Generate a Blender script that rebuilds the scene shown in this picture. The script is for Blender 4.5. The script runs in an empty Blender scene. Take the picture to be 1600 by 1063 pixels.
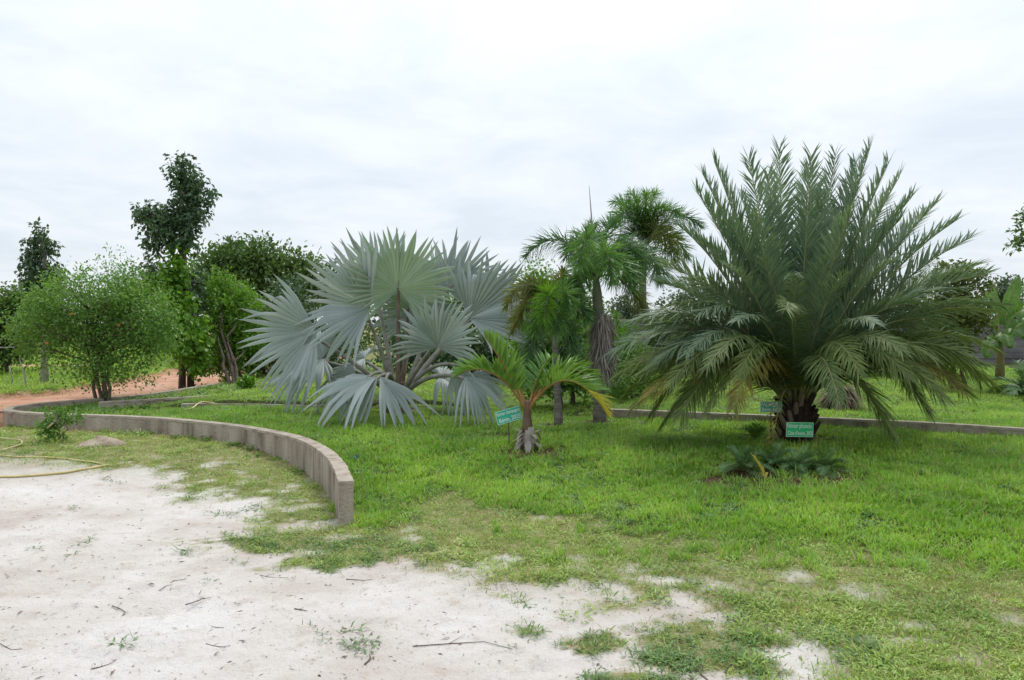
import bpy, math, random
import numpy as np
from mathutils import Vector, Matrix
random.seed(7)
rng = np.random.default_rng(11)
SC = bpy.context.scene
COL = SC.collection
PI = math.pi

# ------------------------------------------------------------------ camera
CAM_H, FPX, HOR = 1.6, 1200.0, 505.0          # eye height, focal length in photo pixels, horizon row
PITCH = math.atan((531.5 - HOR) / FPX)
cam = bpy.data.cameras.new('camera'); cam_o = bpy.data.objects.new('camera', cam); COL.objects.link(cam_o)
cam.sensor_width = 36.0; cam.lens = 36.0 * FPX / 1600.0
cam.clip_start = 0.05; cam.clip_end = 2000.0
cam_o.location = (0, 0, CAM_H); cam_o.rotation_euler = (PI / 2 - PITCH, 0, 0)
SC.camera = cam_o

# ------------------------------------------------------------------ sky and sun (bright overcast)
SUN_EL, SUN_AZ = math.radians(58), math.radians(10)
sdir = Vector((math.sin(SUN_AZ) * math.cos(SUN_EL), math.cos(SUN_AZ) * math.cos(SUN_EL), math.sin(SUN_EL)))
world = bpy.data.worlds.new('World'); SC.world = world; world.use_nodes = True
nt = world.node_tree; nt.nodes.clear()
def N(nt, t, **kw):
    n = nt.nodes.new(t)
    for k, v in kw.items(): setattr(n, k, v)
    return n
def ramp(nt, stops, interp='LINEAR'):
    n = nt.nodes.new('ShaderNodeValToRGB'); n.color_ramp.interpolation = interp
    e = n.color_ramp.elements
    while len(e) < len(stops): e.new(0.5)
    for el, (p, c) in zip(e, stops):
        el.position = p; el.color = (c[0], c[1], c[2], 1) if hasattr(c, '__len__') else (c, c, c, 1)
    return n
sky = N(nt, 'ShaderNodeTexSky'); sky.sky_type = 'NISHITA'; sky.sun_disc = False
sky.sun_elevation = SUN_EL; sky.sun_rotation = SUN_AZ
tc = N(nt, 'ShaderNodeTexCoord')
sep = N(nt, 'ShaderNodeSeparateXYZ'); nt.links.new(tc.outputs['Generated'], sep.inputs[0])
mx = N(nt, 'ShaderNodeMath', operation='MAXIMUM'); nt.links.new(sep.outputs['Z'], mx.inputs[0]); mx.inputs[1].default_value = 0.0
ad = N(nt, 'ShaderNodeMath', operation='ADD'); nt.links.new(mx.outputs[0], ad.inputs[0]); ad.inputs[1].default_value = 0.16
dx = N(nt, 'ShaderNodeMath', operation='DIVIDE'); nt.links.new(sep.outputs['X'], dx.inputs[0]); nt.links.new(ad.outputs[0], dx.inputs[1])
dy = N(nt, 'ShaderNodeMath', operation='DIVIDE'); nt.links.new(sep.outputs['Y'], dy.inputs[0]); nt.links.new(ad.outputs[0], dy.inputs[1])
cmb = N(nt, 'ShaderNodeCombineXYZ'); nt.links.new(dx.outputs[0], cmb.inputs[0]); nt.links.new(dy.outputs[0], cmb.inputs[1])
n1 = N(nt, 'ShaderNodeTexNoise'); n1.inputs['Scale'].default_value = 1.6; n1.inputs['Detail'].default_value = 9; n1.inputs['Roughness'].default_value = 0.6; n1.inputs['Distortion'].default_value = 0.35
nt.links.new(cmb.outputs[0], n1.inputs['Vector'])
cr = ramp(nt, [(0.34, (6.35, 7.0, 7.7)), (0.47, (7.0, 7.55, 8.1)), (0.62, (7.75, 8.1, 8.5))]); nt.links.new(n1.outputs['Fac'], cr.inputs[0])
# the sun behind the cloud deck
dot = N(nt, 'ShaderNodeVectorMath', operation='DOT_PRODUCT'); nt.links.new(tc.outputs['Generated'], dot.inputs[0]); dot.inputs[1].default_value = sdir
gl = ramp(nt, [(0.72, 0.0), (1.0, 1.0)], 'EASE'); nt.links.new(dot.outputs['Value'], gl.inputs[0])
glm = N(nt, 'ShaderNodeMix', data_type='RGBA', blend_type='ADD'); nt.links.new(gl.outputs[0], glm.inputs['Factor'])
zen = N(nt, 'ShaderNodeMapRange'); nt.links.new(sep.outputs['Z'], zen.inputs[0]); zen.inputs[1].default_value = 0; zen.inputs[2].default_value = 1; zen.inputs[3].default_value = 0.88; zen.inputs[4].default_value = 1.28
zm = N(nt, 'ShaderNodeVectorMath', operation='SCALE'); nt.links.new(cr.outputs[0], zm.inputs[0]); nt.links.new(zen.outputs[0], zm.inputs['Scale'])
nt.links.new(zm.outputs[0], glm.inputs['A']); glm.inputs['B'].default_value = (4, 3.9, 3.7, 1)
mixs = N(nt, 'ShaderNodeMix', data_type='RGBA'); mixs.inputs['Factor'].default_value = 0.94
nt.links.new(sky.outputs[0], mixs.inputs['A']); nt.links.new(glm.outputs['Result'], mixs.inputs['B'])
bg = N(nt, 'ShaderNodeBackground'); bg.inputs['Strength'].default_value = 0.1
nt.links.new(mixs.outputs['Result'], bg.inputs['Color'])
wo = N(nt, 'ShaderNodeOutputWorld'); nt.links.new(bg.outputs[0], wo.inputs[0])
sun = bpy.data.lights.new('sun', 'SUN'); sun.energy = 1.5; sun.angle = math.radians(18); sun.color = (1, 0.96, 0.9)
sun_o = bpy.data.objects.new('sun', sun); COL.objects.link(sun_o); sun_o.rotation_euler = sdir.to_track_quat('Z', 'Y').to_euler(); sun_o.location = (0, 0, 20)
SC.view_settings.view_transform = 'Standard'; SC.view_settings.look = 'None'
SC.view_settings.exposure = 0.38; SC.view_settings.gamma = 1.0; SC.view_settings.use_curve_mapping = False
SC.render.engine = 'CYCLES'
SC.cycles.max_bounces = 5; SC.cycles.diffuse_bounces = 3; SC.cycles.transmission_bounces = 3; SC.cycles.transparent_max_bounces = 4

# ------------------------------------------------------------------ helpers
def sm(a, b, x):
    t = np.clip((np.asarray(x, float) - a) / (b - a), 0, 1); return t * t * (3 - 2 * t)
def _hash(i, j, s):
    h = np.sin(i * 127.1 + j * 311.7 + s * 74.7) * 43758.5453
    return h - np.floor(h)
def vnoise(x, y, sc=1.0, seed=0.0):
    x = np.asarray(x, float) * sc; y = np.asarray(y, float) * sc
    i = np.floor(x); j = np.floor(y); fx = x - i; fy = y - j
    fx = fx * fx * (3 - 2 * fx); fy = fy * fy * (3 - 2 * fy)
    a = _hash(i, j, seed); b = _hash(i + 1, j, seed); c = _hash(i, j + 1, seed); d = _hash(i + 1, j + 1, seed)
    return (a + (b - a) * fx) * (1 - fy) + (c + (d - c) * fx) * fy
def fbm(x, y, sc=1.0, seed=0.0, octv=4):
    t = 0; amp = 0.5; tot = 0
    for k in range(octv):
        t = t + amp * vnoise(x, y, sc * 2.03 ** k, seed + 13.7 * k); tot += amp; amp *= 0.55
    return t / tot
def seg_dist(x, y, pts):
    x = np.asarray(x, float); y = np.asarray(y, float); best = np.full(x.shape, 1e9)
    for (ax, ay), (bx, by) in zip(pts[:-1], pts[1:]):
        ux, uy = bx - ax, by - ay; L = ux * ux + uy * uy + 1e-12
        t = np.clip(((x - ax) * ux + (y - ay) * uy) / L, 0, 1)
        best = np.minimum(best, np.hypot(x - ax - t * ux, y - ay - t * uy))
    return best
def inside(x, y, poly):
    x = np.asarray(x, float); y = np.asarray(y, float); r = np.zeros(x.shape, bool); n = len(poly)
    for k in range(n):
        (ax, ay), (bx, by) = poly[k], poly[(k + 1) % n]
        if ay == by: continue
        c = ((ay > y) != (by > y)) & (x < (bx - ax) * (y - ay) / (by - ay) + ax)
        r ^= c
    return r
def pt(px, py, d):
    """world point seen at photo position (px, py) at distance d along +Y"""
    u, v = (px - 800) / FPX, (531.5 - py) / FPX
    dy_ = math.cos(PITCH) + v * math.sin(PITCH); dz_ = -math.sin(PITCH) + v * math.cos(PITCH)
    return Vector((u * d / dy_, d, CAM_H + dz_ * d / dy_))
def flat(px, py, z=0.0):
    p = pt(px, py, 1.0); d = (CAM_H - z) / (CAM_H - p.z); return (p.x * d, d)
def catmull(pts, step):
    P = [np.array(p, float) for p in pts]; P = [2 * P[0] - P[1]] + P + [2 * P[-1] - P[-2]]; out = []
    for k in range(1, len(P) - 2):
        p0, p1, p2, p3 = P[k - 1:k + 3]; n = max(2, int(np.linalg.norm(p2 - p1) / step * 3))
        for t in np.linspace(0, 1, n, endpoint=False):
            out.append(0.5 * (2 * p1 + (p2 - p0) * t + (2 * p0 - 5 * p1 + 4 * p2 - p3) * t * t + (3 * p1 - p0 - 3 * p2 + p3) * t ** 3))
    out.append(P[-2]); out = np.array(out)
    s = np.concatenate([[0], np.cumsum(np.linalg.norm(np.diff(out, axis=0), axis=1))])
    m = max(2, int(round(s[-1] / step)) + 1); q = np.linspace(0, s[-1], m)
    return np.stack([np.interp(q, s, out[:, k]) for k in range(out.shape[1])], 1)

# ------------------------------------------------------------------ lie of the land
WALL_TOP = 0.34
wall_px = [(541, 752), (527, 722), (503, 700), (466, 683), (412, 671), (356, 662.5), (262, 653.5), (187, 649.5), (112, 647), (50, 644.5), (18, 641.5),
           (13, 638), (30, 634), (58, 630.5), (94, 627), (161, 622), (225, 616), (277, 609), (337, 599.5)]
WALL = catmull([flat(a, b, WALL_TOP) for a, b in wall_px], 0.06)
WALL_S = [tuple(p) for p in WALL[::4]] + [tuple(WALL[-1])]
GPOLY = WALL_S + [(-5.6, 60), (60, 60), (60, 1.0), (4.0, 3.4), (1.0, 5.0), (-1.2, 5.9)]
FRONT = np.array([(-12, 6.6), (-1.3, 6.5), (-0.6, 6.95), (0.3, 6.25), (0.95, 5.73), (2.25, 5.4), (3.24, 4.86), (6, 4.0), (14, 3.0)])
ROADX = np.array([(10, -12.5), (12, -10.4), (14.6, -9.75), (15.8, -9.2), (19, -9.3), (22, -10), (30, -10.5), (60, -12)])
TER_L = [flat(285, 632, 0.33), flat(400, 632.5, 0.33), flat(475, 634.5, 0.33), flat(560, 633, 0.33), flat(700, 629, 0.33)]
TER_R = [flat(930, 641, 0.32), flat(1090, 647, 0.32), flat(1300, 656, 0.32), flat(1450, 663, 0.32), flat(1610, 673, 0.32), flat(1900, 690, 0.32)]
def yfront(x): return np.interp(x, FRONT[:, 0], FRONT[:, 1])
def beyond(x, y, line, w):
    L = np.array(line); yy = np.interp(x, L[:, 0], L[:, 1])
    return sm(-0.03, 0.05, y - yy) * sm(L[0, 0] - w, L[0, 0], x) * sm(L[-1, 0] + w, L[-1, 0], x)
def garden(x, y):
    d = seg_dist(x, y, WALL_S); ins = inside(x, y, GPOLY)
    return np.where(ins, sm(0, 0.035, d), 0.0)
def H(x, y):
    x = np.asarray(x, float); y = np.asarray(y, float)
    yf = yfront(x)
    base = 0.13 * sm(7, 10, y) * sm(1.5, 3.5, -x)
    g = garden(x, y)
    rise = sm(-0.25, 0.35, y - yf) * 0.05 + sm(0.0, 2.6, y - yf) * (0.17 + 0.08 * sm(0.5, 2.0, -x)) + 0.08 * sm(9, 20, y)
    rise = rise - 0.06 * sm(4.2, 5.6, -x)
    rise = rise + 0.07 * beyond(x, y, TER_L, 0.6) + 0.05 * beyond(x, y, TER_R, 0.6)
    h = np.maximum(base * (1 - g) + rise * g, 0)
    xr = np.interp(y, ROADX[:, 0], ROADX[:, 1])
    h = h + 0.12 * sm(0, 0.22, xr - x) * sm(9.5, 12.5, y) * (1 - g)
    h = h + 0.05 * (fbm(x, y, 0.8, 3) - 0.5) * sm(2, 5, y) + 0.022 * (fbm(x, y, 5.0, 5) - 0.5)
    return h
def Hs(x, y): return float(H(np.array([x]), np.array([y]))[0])
def ground(px, py):
    p = pt(px, py, 1.0); ds = np.concatenate([np.arange(2.5, 30, 0.02), np.arange(30, 90, 0.2)])
    z = CAM_H + (p.z - CAM_H) * ds; h = H(p.x * ds, ds); k = np.argmax(z <= h); d = ds[k]
    return Vector((p.x * d, d, float(h[k])))

# ------------------------------------------------------------------ mesh helpers
def mesh_np(name, V, F, smooth=True):
    V = np.asarray(V, np.float32); F = np.asarray(F, np.int32); k = F.shape[1]
    me = bpy.data.meshes.new(name)
    me.vertices.add(len(V)); me.vertices.foreach_set('co', V.ravel())
    me.loops.add(F.size); me.loops.foreach_set('vertex_index', F.ravel())
    me.polygons.add(len(F)); me.polygons.foreach_set('loop_start', np.arange(0, F.size, k, dtype=np.int32)); me.polygons.foreach_set('loop_total', np.full(len(F), k, np.int32))
    if smooth: me.polygons.foreach_set('use_smooth', np.ones(len(F), bool))
    me.update(calc_edges=True); me.validate()
    return me
def props(o, label=None, cat=None, group=None, kind=None):
    if label: o['label'] = label
    if cat: o['category'] = cat
    if group: o['group'] = group
    if kind: o['kind'] = kind
    return o
def link(name, me, mat=None, parent=None, **kw):
    o = bpy.data.objects.new(name, me); COL.objects.link(o)
    if mat is not None:
        if len(me.materials) == 0: me.materials.append(mat)
    if parent is not None: o.parent = parent; o.matrix_parent_inverse = Matrix.Translation(-parent.location)
    return props(o, **kw)
def empty(name, loc, label, cat, group=None):
    o = bpy.data.objects.new(name, None); COL.objects.link(o); o.location = loc; o.empty_display_size = 0.1
    return props(o, label, cat, group)
class MB:
    def __init__(s): s.v = []; s.f = []
    def add(s, V, F):
        b = len(s.v); s.v += [tuple(p) for p in V]; s.f += [tuple(i + b for i in f) for f in F]
    def tube(s, path, rad, n=6, cap=True):
        P = [Vector(p) for p in path]; m = len(P)
        if not hasattr(rad, '__len__'): rad = [rad] * m
        b = len(s.v); ref = None
        for i in range(m):
            T = (P[min(i + 1, m - 1)] - P[max(i - 1, 0)]).normalized()
            if ref is None: ref = Vector((1, 0, 0)) if abs(T.x) < 0.8 else Vector((0, 1, 0))
            S = T.cross(ref).normalized(); U = S.cross(T); ref = U
            for k in range(n):
                a = 2 * PI * k / n; s.v.append(tuple(P[i] + (S * math.cos(a) + U * math.sin(a)) * rad[i]))
        for i in range(m - 1):
            for k in range(n):
                s.f.append((b + i * n + k, b + i * n + (k + 1) % n, b + (i + 1) * n + (k + 1) % n, b + (i + 1) * n + k))
        if cap: s.f.append(tuple(b + k for k in range(n - 1, -1, -1))); s.f.append(tuple(b + (m - 1) * n + k for k in range(n)))
    def box(s, c, sx, sy, sz, M=None):
        V = [Vector((x * sx / 2, y * sy / 2, z * sz / 2)) for x in (-1, 1) for y in (-1, 1) for z in (-1, 1)]
        if M is not None: V = [M @ p for p in V]
        s.add([Vector(c) + p for p in V], [(0, 1, 3, 2), (4, 6, 7, 5), (0, 4, 5, 1), (2, 3, 7, 6), (0, 2, 6, 4), (1, 5, 7, 3)])
    def mesh(s, name, smooth=True):
        me = bpy.data.meshes.new(name); me.from_pydata(s.v, [], s.f)
        if smooth: me.polygons.foreach_set('use_smooth', np.ones(len(me.polygons), bool))
        me.update(); return me
    def build(s, name, mat, parent=None, smooth=True, **kw): return link(name, s.mesh(name, smooth), mat, parent, **kw)
def nrm(A): return A / (np.linalg.norm(A, axis=-1, keepdims=True) + 1e-9)
def blades(P, D, Nn, L, W, droop=0.0, fold=0.3, rows=(0.0, 0.35, 0.72), prof=(0.45, 1.0, 0.62)):
    """folded strap leaves: base P, direction D, upper-side normal Nn, length L, half width W -> V, F (tris and quads as quads)"""
    P, D, Nn = (np.asarray(a, float) for a in (P, D, Nn)); n = len(P)
    L = np.broadcast_to(np.asarray(L, float), (n,))[:, None]; W = np.broadcast_to(np.asarray(W, float), (n,))[:, None]
    dr = np.broadcast_to(np.asarray(droop, float), (n,))[:, None]
    D = nrm(D); S = nrm(np.cross(D, Nn)); U = np.cross(S, D); g = np.array([[0, 0, -1.0]])
    V = []
    for s_, w_ in zip(rows, prof):
        c = P + D * L * s_ + g * dr * L * s_ ** 2
        V += [c - S * W * w_ + U * W * w_ * fold, c, c + S * W * w_ + U * W * w_ * fold]
    V.append(P + D * L + g * dr * L)
    k = len(V); V = np.stack(V, 1).reshape(-1, 3); r = len(rows); F = []
    for i in range(r - 1):
        a = i * 3; F += [(a, a + 1, a + 4, a + 3), (a + 1, a + 2, a + 5, a + 4)]
    a = (r - 1) * 3; t = k - 1
    T = [(a, a + 1, t), (a + 1, a + 2, t)]
    tri = []
    for q in F: tri += [(q[0], q[1], q[2]), (q[0], q[2], q[3])]
    tri += T
    F = (np.array(tri)[None] + (np.arange(n) * k)[:, None, None]).reshape(-1, 3)
    return V, F
def kites(P, D, Nn, L, W):
    P, D, Nn = (np.asarray(a, float) for a in (P, D, Nn)); n = len(P)
    L = np.broadcast_to(np.asarray(L, float), (n,))[:, None]; W = np.broadcast_to(np.asarray(W, float), (n,))[:, None]
    D = nrm(D); S = nrm(np.cross(D, Nn)); U = np.cross(S, D)
    V = np.stack([P, P + D * L * 0.45 - S * W + U * W * 0.25, P + D * L - U * L * 0.12, P + D * L * 0.45 + S * W + U * W * 0.25], 1).reshape(-1, 3)
    F = (np.array([(0, 2, 1), (0, 3, 2)])[None] + (np.arange(n) * 4)[:, None, None]).reshape(-1, 3)
    return V, F

# ------------------------------------------------------------------ materials
def mat_new(name):
    m = bpy.data.materials.new(name); m.use_nodes = True; nt = m.node_tree; nt.nodes.clear(); return m, nt
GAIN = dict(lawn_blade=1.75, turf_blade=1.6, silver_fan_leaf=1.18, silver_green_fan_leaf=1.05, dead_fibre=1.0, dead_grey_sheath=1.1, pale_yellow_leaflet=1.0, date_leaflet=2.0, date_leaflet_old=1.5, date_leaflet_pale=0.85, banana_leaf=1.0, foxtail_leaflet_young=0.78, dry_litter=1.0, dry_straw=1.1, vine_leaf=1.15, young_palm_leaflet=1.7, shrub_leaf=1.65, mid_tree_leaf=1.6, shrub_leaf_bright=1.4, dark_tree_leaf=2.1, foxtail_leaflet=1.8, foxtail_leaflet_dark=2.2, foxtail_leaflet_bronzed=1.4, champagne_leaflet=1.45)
def leaf_mat(name, cols, rough=0.5, spec=0.35, trans=0.3, back=None, island=True, patch=0.6, tcol=1.35, patch_scale=1.2, tips=None):
    """cols: 3 colours dark..light; picked by per-leaf random and slow world noise"""
    gain = GAIN.get(name, 1.3); cols = [tuple(min(.8, v * gain) for v in c) for c in cols]
    m, nt = mat_new(name)
    geo = N(nt, 'ShaderNodeNewGeometry'); oi = N(nt, 'ShaderNodeObjectInfo')
    nz = N(nt, 'ShaderNodeTexNoise'); nz.inputs['Scale'].default_value = patch_scale; nz.inputs['Detail'].default_value = 3
    nt.links.new(geo.outputs['Position'], nz.inputs['Vector'])
    mapn = N(nt, 'ShaderNodeMapRange'); nt.links.new(nz.outputs['Fac'], mapn.inputs[0]); mapn.inputs[1].default_value = 0.3; mapn.inputs[2].default_value = 0.7
    mf = N(nt, 'ShaderNodeMix', data_type='FLOAT'); mf.inputs['Factor'].default_value = patch
    nt.links.new((geo.outputs['Random Per Island'] if island else oi.outputs['Random']), mf.inputs['A']); nt.links.new(mapn.outputs[0], mf.inputs['B'])
    st = [(0.0, cols[0]), (0.5, cols[1]), (1.0, cols[2])]
    if len(cols) == 4: st = [(0.0, cols[0]), (0.45, cols[1]), (0.8, cols[2]), (1.0, cols[3])]
    r = ramp(nt, st); nt.links.new(mf.outputs['Result'], r.inputs[0])
    col = r.outputs[0]
    if back is not None:
        mb = N(nt, 'ShaderNodeMix', data_type='RGBA'); nt.links.new(geo.outputs['Backfacing'], mb.inputs['Factor']); nt.links.new(col, mb.inputs['A']); mb.inputs['B'].default_value = (*back, 1); col = mb.outputs['Result']
    if tips is not None:
        at = N(nt, 'ShaderNodeAttribute'); at.attribute_name = 'along'; n3 = N(nt, 'ShaderNodeTexNoise'); n3.inputs['Scale'].default_value = 5; n3.inputs['Detail'].default_value = 4; nt.links.new(geo.outputs['Position'], n3.inputs['Vector'])
        ma = N(nt, 'ShaderNodeMath', operation='MULTIPLY_ADD'); nt.links.new(n3.outputs['Fac'], ma.inputs[0]); ma.inputs[1].default_value = 0.55; nt.links.new(at.outputs['Fac'], ma.inputs[2])
        rt_ = ramp(nt, [(0.0, 0.0), (0.5, 0.0), (1.0, 0.9)]); mr = N(nt, 'ShaderNodeMapRange'); mr.inputs[1].default_value = 1.0; mr.inputs[2].default_value = 1.42; nt.links.new(ma.outputs[0], mr.inputs[0]); nt.links.new(mr.outputs[0], rt_.inputs[0])
        mt_ = N(nt, 'ShaderNodeMix', data_type='RGBA'); nt.links.new(rt_.outputs[0], mt_.inputs['Factor']); nt.links.new(col, mt_.inputs['A']); mt_.inputs['B'].default_value = (*tips, 1); col = mt_.outputs['Result']
    pb = N(nt, 'ShaderNodeBsdfPrincipled'); nt.links.new(col, pb.inputs['Base Color']); pb.inputs['Roughness'].default_value = rough; pb.inputs['Specular IOR Level'].default_value = spec
    tr = N(nt, 'ShaderNodeBsdfTranslucent')
    tm = N(nt, 'ShaderNodeMix', data_type='RGBA', blend_type='MULTIPLY'); tm.inputs['Factor'].default_value = 1; nt.links.new(col, tm.inputs['A']); tm.inputs['B'].default_value = (tcol * 1.05, tcol * 1.1, tcol * 0.5, 1)
    nt.links.new(tm.outputs['Result'], tr.inputs['Color'])
    ms = N(nt, 'ShaderNodeMixShader'); ms.inputs[0].default_value = trans; nt.links.new(pb.outputs[0], ms.inputs[1]); nt.links.new(tr.outputs[0], ms.inputs[2])
    o = N(nt, 'ShaderNodeOutputMaterial'); nt.links.new(ms.outputs[0], o.inputs[0])
    return m
def rough_mat(name, cols, scale=(8, 8, 8), rough=0.85, bump=0.3, bscale=30, spec=0.2, detail=6, lo=0.3, hi=0.7):
    m, nt = mat_new(name)
    geo = N(nt, 'ShaderNodeNewGeometry'); mp = N(nt, 'ShaderNodeMapping'); mp.inputs['Scale'].default_value = scale; nt.links.new(geo.outputs['Position'], mp.inputs[0])
    nz = N(nt, 'ShaderNodeTexNoise'); nz.inputs['Scale'].default_value = 1; nz.inputs['Detail'].default_value = detail; nz.inputs['Roughness'].default_value = 0.6; nt.links.new(mp.outputs[0], nz.inputs['Vector'])
    k = len(cols); r = ramp(nt, [(lo + (hi - lo) * i / (k - 1), c) for i, c in enumerate(cols)]); nt.links.new(nz.outputs['Fac'], r.inputs[0])
    pb = N(nt, 'ShaderNodeBsdfPrincipled'); nt.links.new(r.outputs[0], pb.inputs['Base Color']); pb.inputs['Roughness'].default_value = rough; pb.inputs['Specular IOR Level'].default_value = spec
    if bump:
        n2 = N(nt, 'ShaderNodeTexNoise'); n2.inputs['Scale'].default_value = bscale; n2.inputs['Detail'].default_value = 5; nt.links.new(geo.outputs['Position'], n2.inputs['Vector'])
        bp = N(nt, 'ShaderNodeBump'); bp.inputs['Strength'].default_value = bump; bp.inputs['Distance'].default_value = 0.02; nt.links.new(n2.outputs['Fac'], bp.inputs['Height']); nt.links.new(bp.outputs[0], pb.inputs['Normal'])
    o = N(nt, 'ShaderNodeOutputMaterial'); nt.links.new(pb.outputs[0], o.inputs[0])
    return m

def ground_mat():
    m, nt = mat_new('ground_soil')
    geo = N(nt, 'ShaderNodeNewGeometry')
    def noise(s, d=6, rgh=0.6):
        n = N(nt, 'ShaderNodeTexNoise'); n.inputs['Scale'].default_value = s; n.inputs['Detail'].default_value = d; n.inputs['Roughness'].default_value = rgh; nt.links.new(geo.outputs['Position'], n.inputs['Vector']); return n
    def attr(nm): a = N(nt, 'ShaderNodeAttribute'); a.attribute_name = nm; return a
    def mix(f, a, b):
        x = N(nt, 'ShaderNodeMix', data_type='RGBA')
        nt.links.new(f, x.inputs['Factor'])
        for s_, v in (('A', a), ('B', b)):
            if isinstance(v, tuple): x.inputs[s_].default_value = (*v, 1)
            else: nt.links.new(v, x.inputs[s_])
        return x.outputs['Result']
    big = noise(0.9, 5); mid = noise(7, 8, 0.65); fine = noise(60, 4, 0.7)
    rs = ramp(nt, [(0.34, (0.48, 0.425, 0.385)), (0.5, (0.585, 0.545, 0.51)), (0.66, (0.655, 0.635, 0.615))]); nt.links.new(big.outputs['Fac'], rs.inputs[0])
    rd = ramp(nt, [(0.54, 0.0), (0.74, 0.6)]); nt.links.new(mid.outputs['Fac'], rd.inputs[0])
    sand = mix(rd.outputs[0], rs.outputs[0], (0.40, 0.30, 0.235))
    rf = ramp(nt, [(0.60, 0.0), (0.72, 0.4)]); nt.links.new(fine.outputs['Fac'], rf.inputs[0])
    sand = mix(rf.outputs[0], sand, (0.27, 0.21, 0.16))
    rt = ramp(nt, [(0.35, (0.20, 0.19, 0.085)), (0.5, (0.21, 0.23, 0.08)), (0.65, (0.36, 0.31, 0.2))]); nt.links.new(mid.outputs['Fac'], rt.inputs[0])
    rl = ramp(nt, [(0.35, (0.035, 0.05, 0.015)), (0.6, (0.07, 0.085, 0.025))]); nt.links.new(mid.outputs['Fac'], rl.inputs[0])
    rr = ramp(nt, [(0.3, (0.36, 0.17, 0.10)), (0.5, (0.46, 0.25, 0.165)), (0.7, (0.53, 0.33, 0.24))]); nt.links.new(mid.outputs['Fac'], rr.inputs[0])
    rb = ramp(nt, [(0.35, (0.05, 0.03, 0.02)), (0.65, (0.14, 0.085, 0.055))]); nt.links.new(mid.outputs['Fac'], rb.inputs[0])
    c = mix(attr('turf').outputs['Fac'], sand, rt.outputs[0])
    c = mix(attr('lawn').outputs['Fac'], c, rl.outputs[0])
    c = mix(attr('red').outputs['Fac'], c, rr.outputs[0])
    c = mix(attr('soil').outputs['Fac'], c, rb.outputs[0])
    pb = N(nt, 'ShaderNodeBsdfPrincipled'); nt.links.new(c, pb.inputs['Base Color']); pb.inputs['Roughness'].default_value = 0.95; pb.inputs['Specular IOR Level'].default_value = 0.1
    b1 = N(nt, 'ShaderNodeBump'); b1.inputs['Strength'].default_value = 0.9; b1.inputs['Distance'].default_value = 0.05; nt.links.new(mid.outputs['Fac'], b1.inputs['Height'])
    b2 = N(nt, 'ShaderNodeBump'); b2.inputs['Strength'].default_value = 0.6; b2.inputs['Distance'].default_value = 0.012; nt.links.new(fine.outputs['Fac'], b2.inputs['Height']); nt.links.new(b1.outputs[0], b2.inputs['Normal'])
    nt.links.new(b2.outputs[0], pb.inputs['Normal'])
    o = N(nt, 'ShaderNodeOutputMaterial'); nt.links.new(pb.outputs[0], o.inputs[0])
    return m
M = {}
M['ground'] = ground_mat()
M['road'] = rough_mat('red_laterite', [(0.33, 0.15, 0.09), (0.47, 0.26, 0.17), (0.55, 0.35, 0.26)], (1.6, 1.6, 1.6), bump=0.5, bscale=14)
M['wall'] = rough_mat('weathered_concrete', [(0.12, 0.098, 0.078), (0.29, 0.24, 0.192), (0.38, 0.325, 0.268), (0.46, 0.405, 0.34)], (4.5, 4.5, 1.3), bump=0.9, bscale=40, lo=0.30, hi=0.68, detail=9)
M['coping'] = rough_mat('worn_concrete_top', [(0.21, 0.17, 0.13), (0.36, 0.31, 0.255), (0.43, 0.38, 0.32)], (6, 6, 6), bump=0.4, bscale=60)
M['block'] = rough_mat('grey_block', [(0.10, 0.095, 0.095), (0.17, 0.165, 0.165), (0.23, 0.225, 0.22)], (1.2, 1.2, 1.8), bump=0.3)
M['bark'] = rough_mat('bark_brown', [(0.045, 0.035, 0.028), (0.11, 0.085, 0.065), (0.18, 0.15, 0.125)], (18, 18, 5), bump=0.7, bscale=40)
M['bark_pale'] = rough_mat('bark_pale', [(0.16, 0.14, 0.12), (0.28, 0.26, 0.235), (0.38, 0.36, 0.33)], (14, 14, 5), bump=0.5)
M['palm_trunk'] = rough_mat('palm_trunk_grey', [(0.09, 0.08, 0.07), (0.17, 0.155, 0.135), (0.25, 0.235, 0.21)], (10, 10, 30), bump=0.5)
M['dead'] = leaf_mat('dead_fibre', [(0.10, 0.075, 0.05), (0.22, 0.175, 0.13), (0.36, 0.30, 0.235)], rough=0.8, spec=0.1, trans=0.1, patch=0.25)
M['dead_grey'] = leaf_mat('dead_grey_sheath', [(0.17, 0.14, 0.125), (0.27, 0.235, 0.215), (0.40, 0.365, 0.345)], rough=0.8, spec=0.1, trans=0.05, patch=0.25)
M['boot'] = rough_mat('dark_leaf_base', [(0.02, 0.016, 0.014), (0.05, 0.035, 0.028), (0.10, 0.07, 0.05)], (20, 20, 12), bump=0.8)
M['bis'] = leaf_mat('silver_fan_leaf', [(0.178, 0.225, 0.214), (0.254, 0.305, 0.294), (0.346, 0.39, 0.38)], rough=0.5, spec=0.3, trans=0.16, island=True, patch=0.45, tcol=1.0, patch_scale=2.2, tips=(0.24, 0.18, 0.11))
M['bis_green'] = leaf_mat('silver_green_fan_leaf', [(0.20, 0.28, 0.20), (0.25, 0.34, 0.245), (0.31, 0.40, 0.30)], rough=0.5, spec=0.3, trans=0.25, patch=0.5, tcol=1.1, patch_scale=2.2)
M['bis_pet'] = rough_mat('fan_petiole', [(0.16, 0.15, 0.12), (0.24, 0.24, 0.205), (0.33, 0.33, 0.295)], (10, 10, 10), bump=0.2)
M['bis_pet_br'] = rough_mat('fan_petiole_brown', [(0.10, 0.07, 0.05), (0.17, 0.125, 0.095), (0.24, 0.19, 0.15)], (10, 10, 4), bump=0.2)
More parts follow.
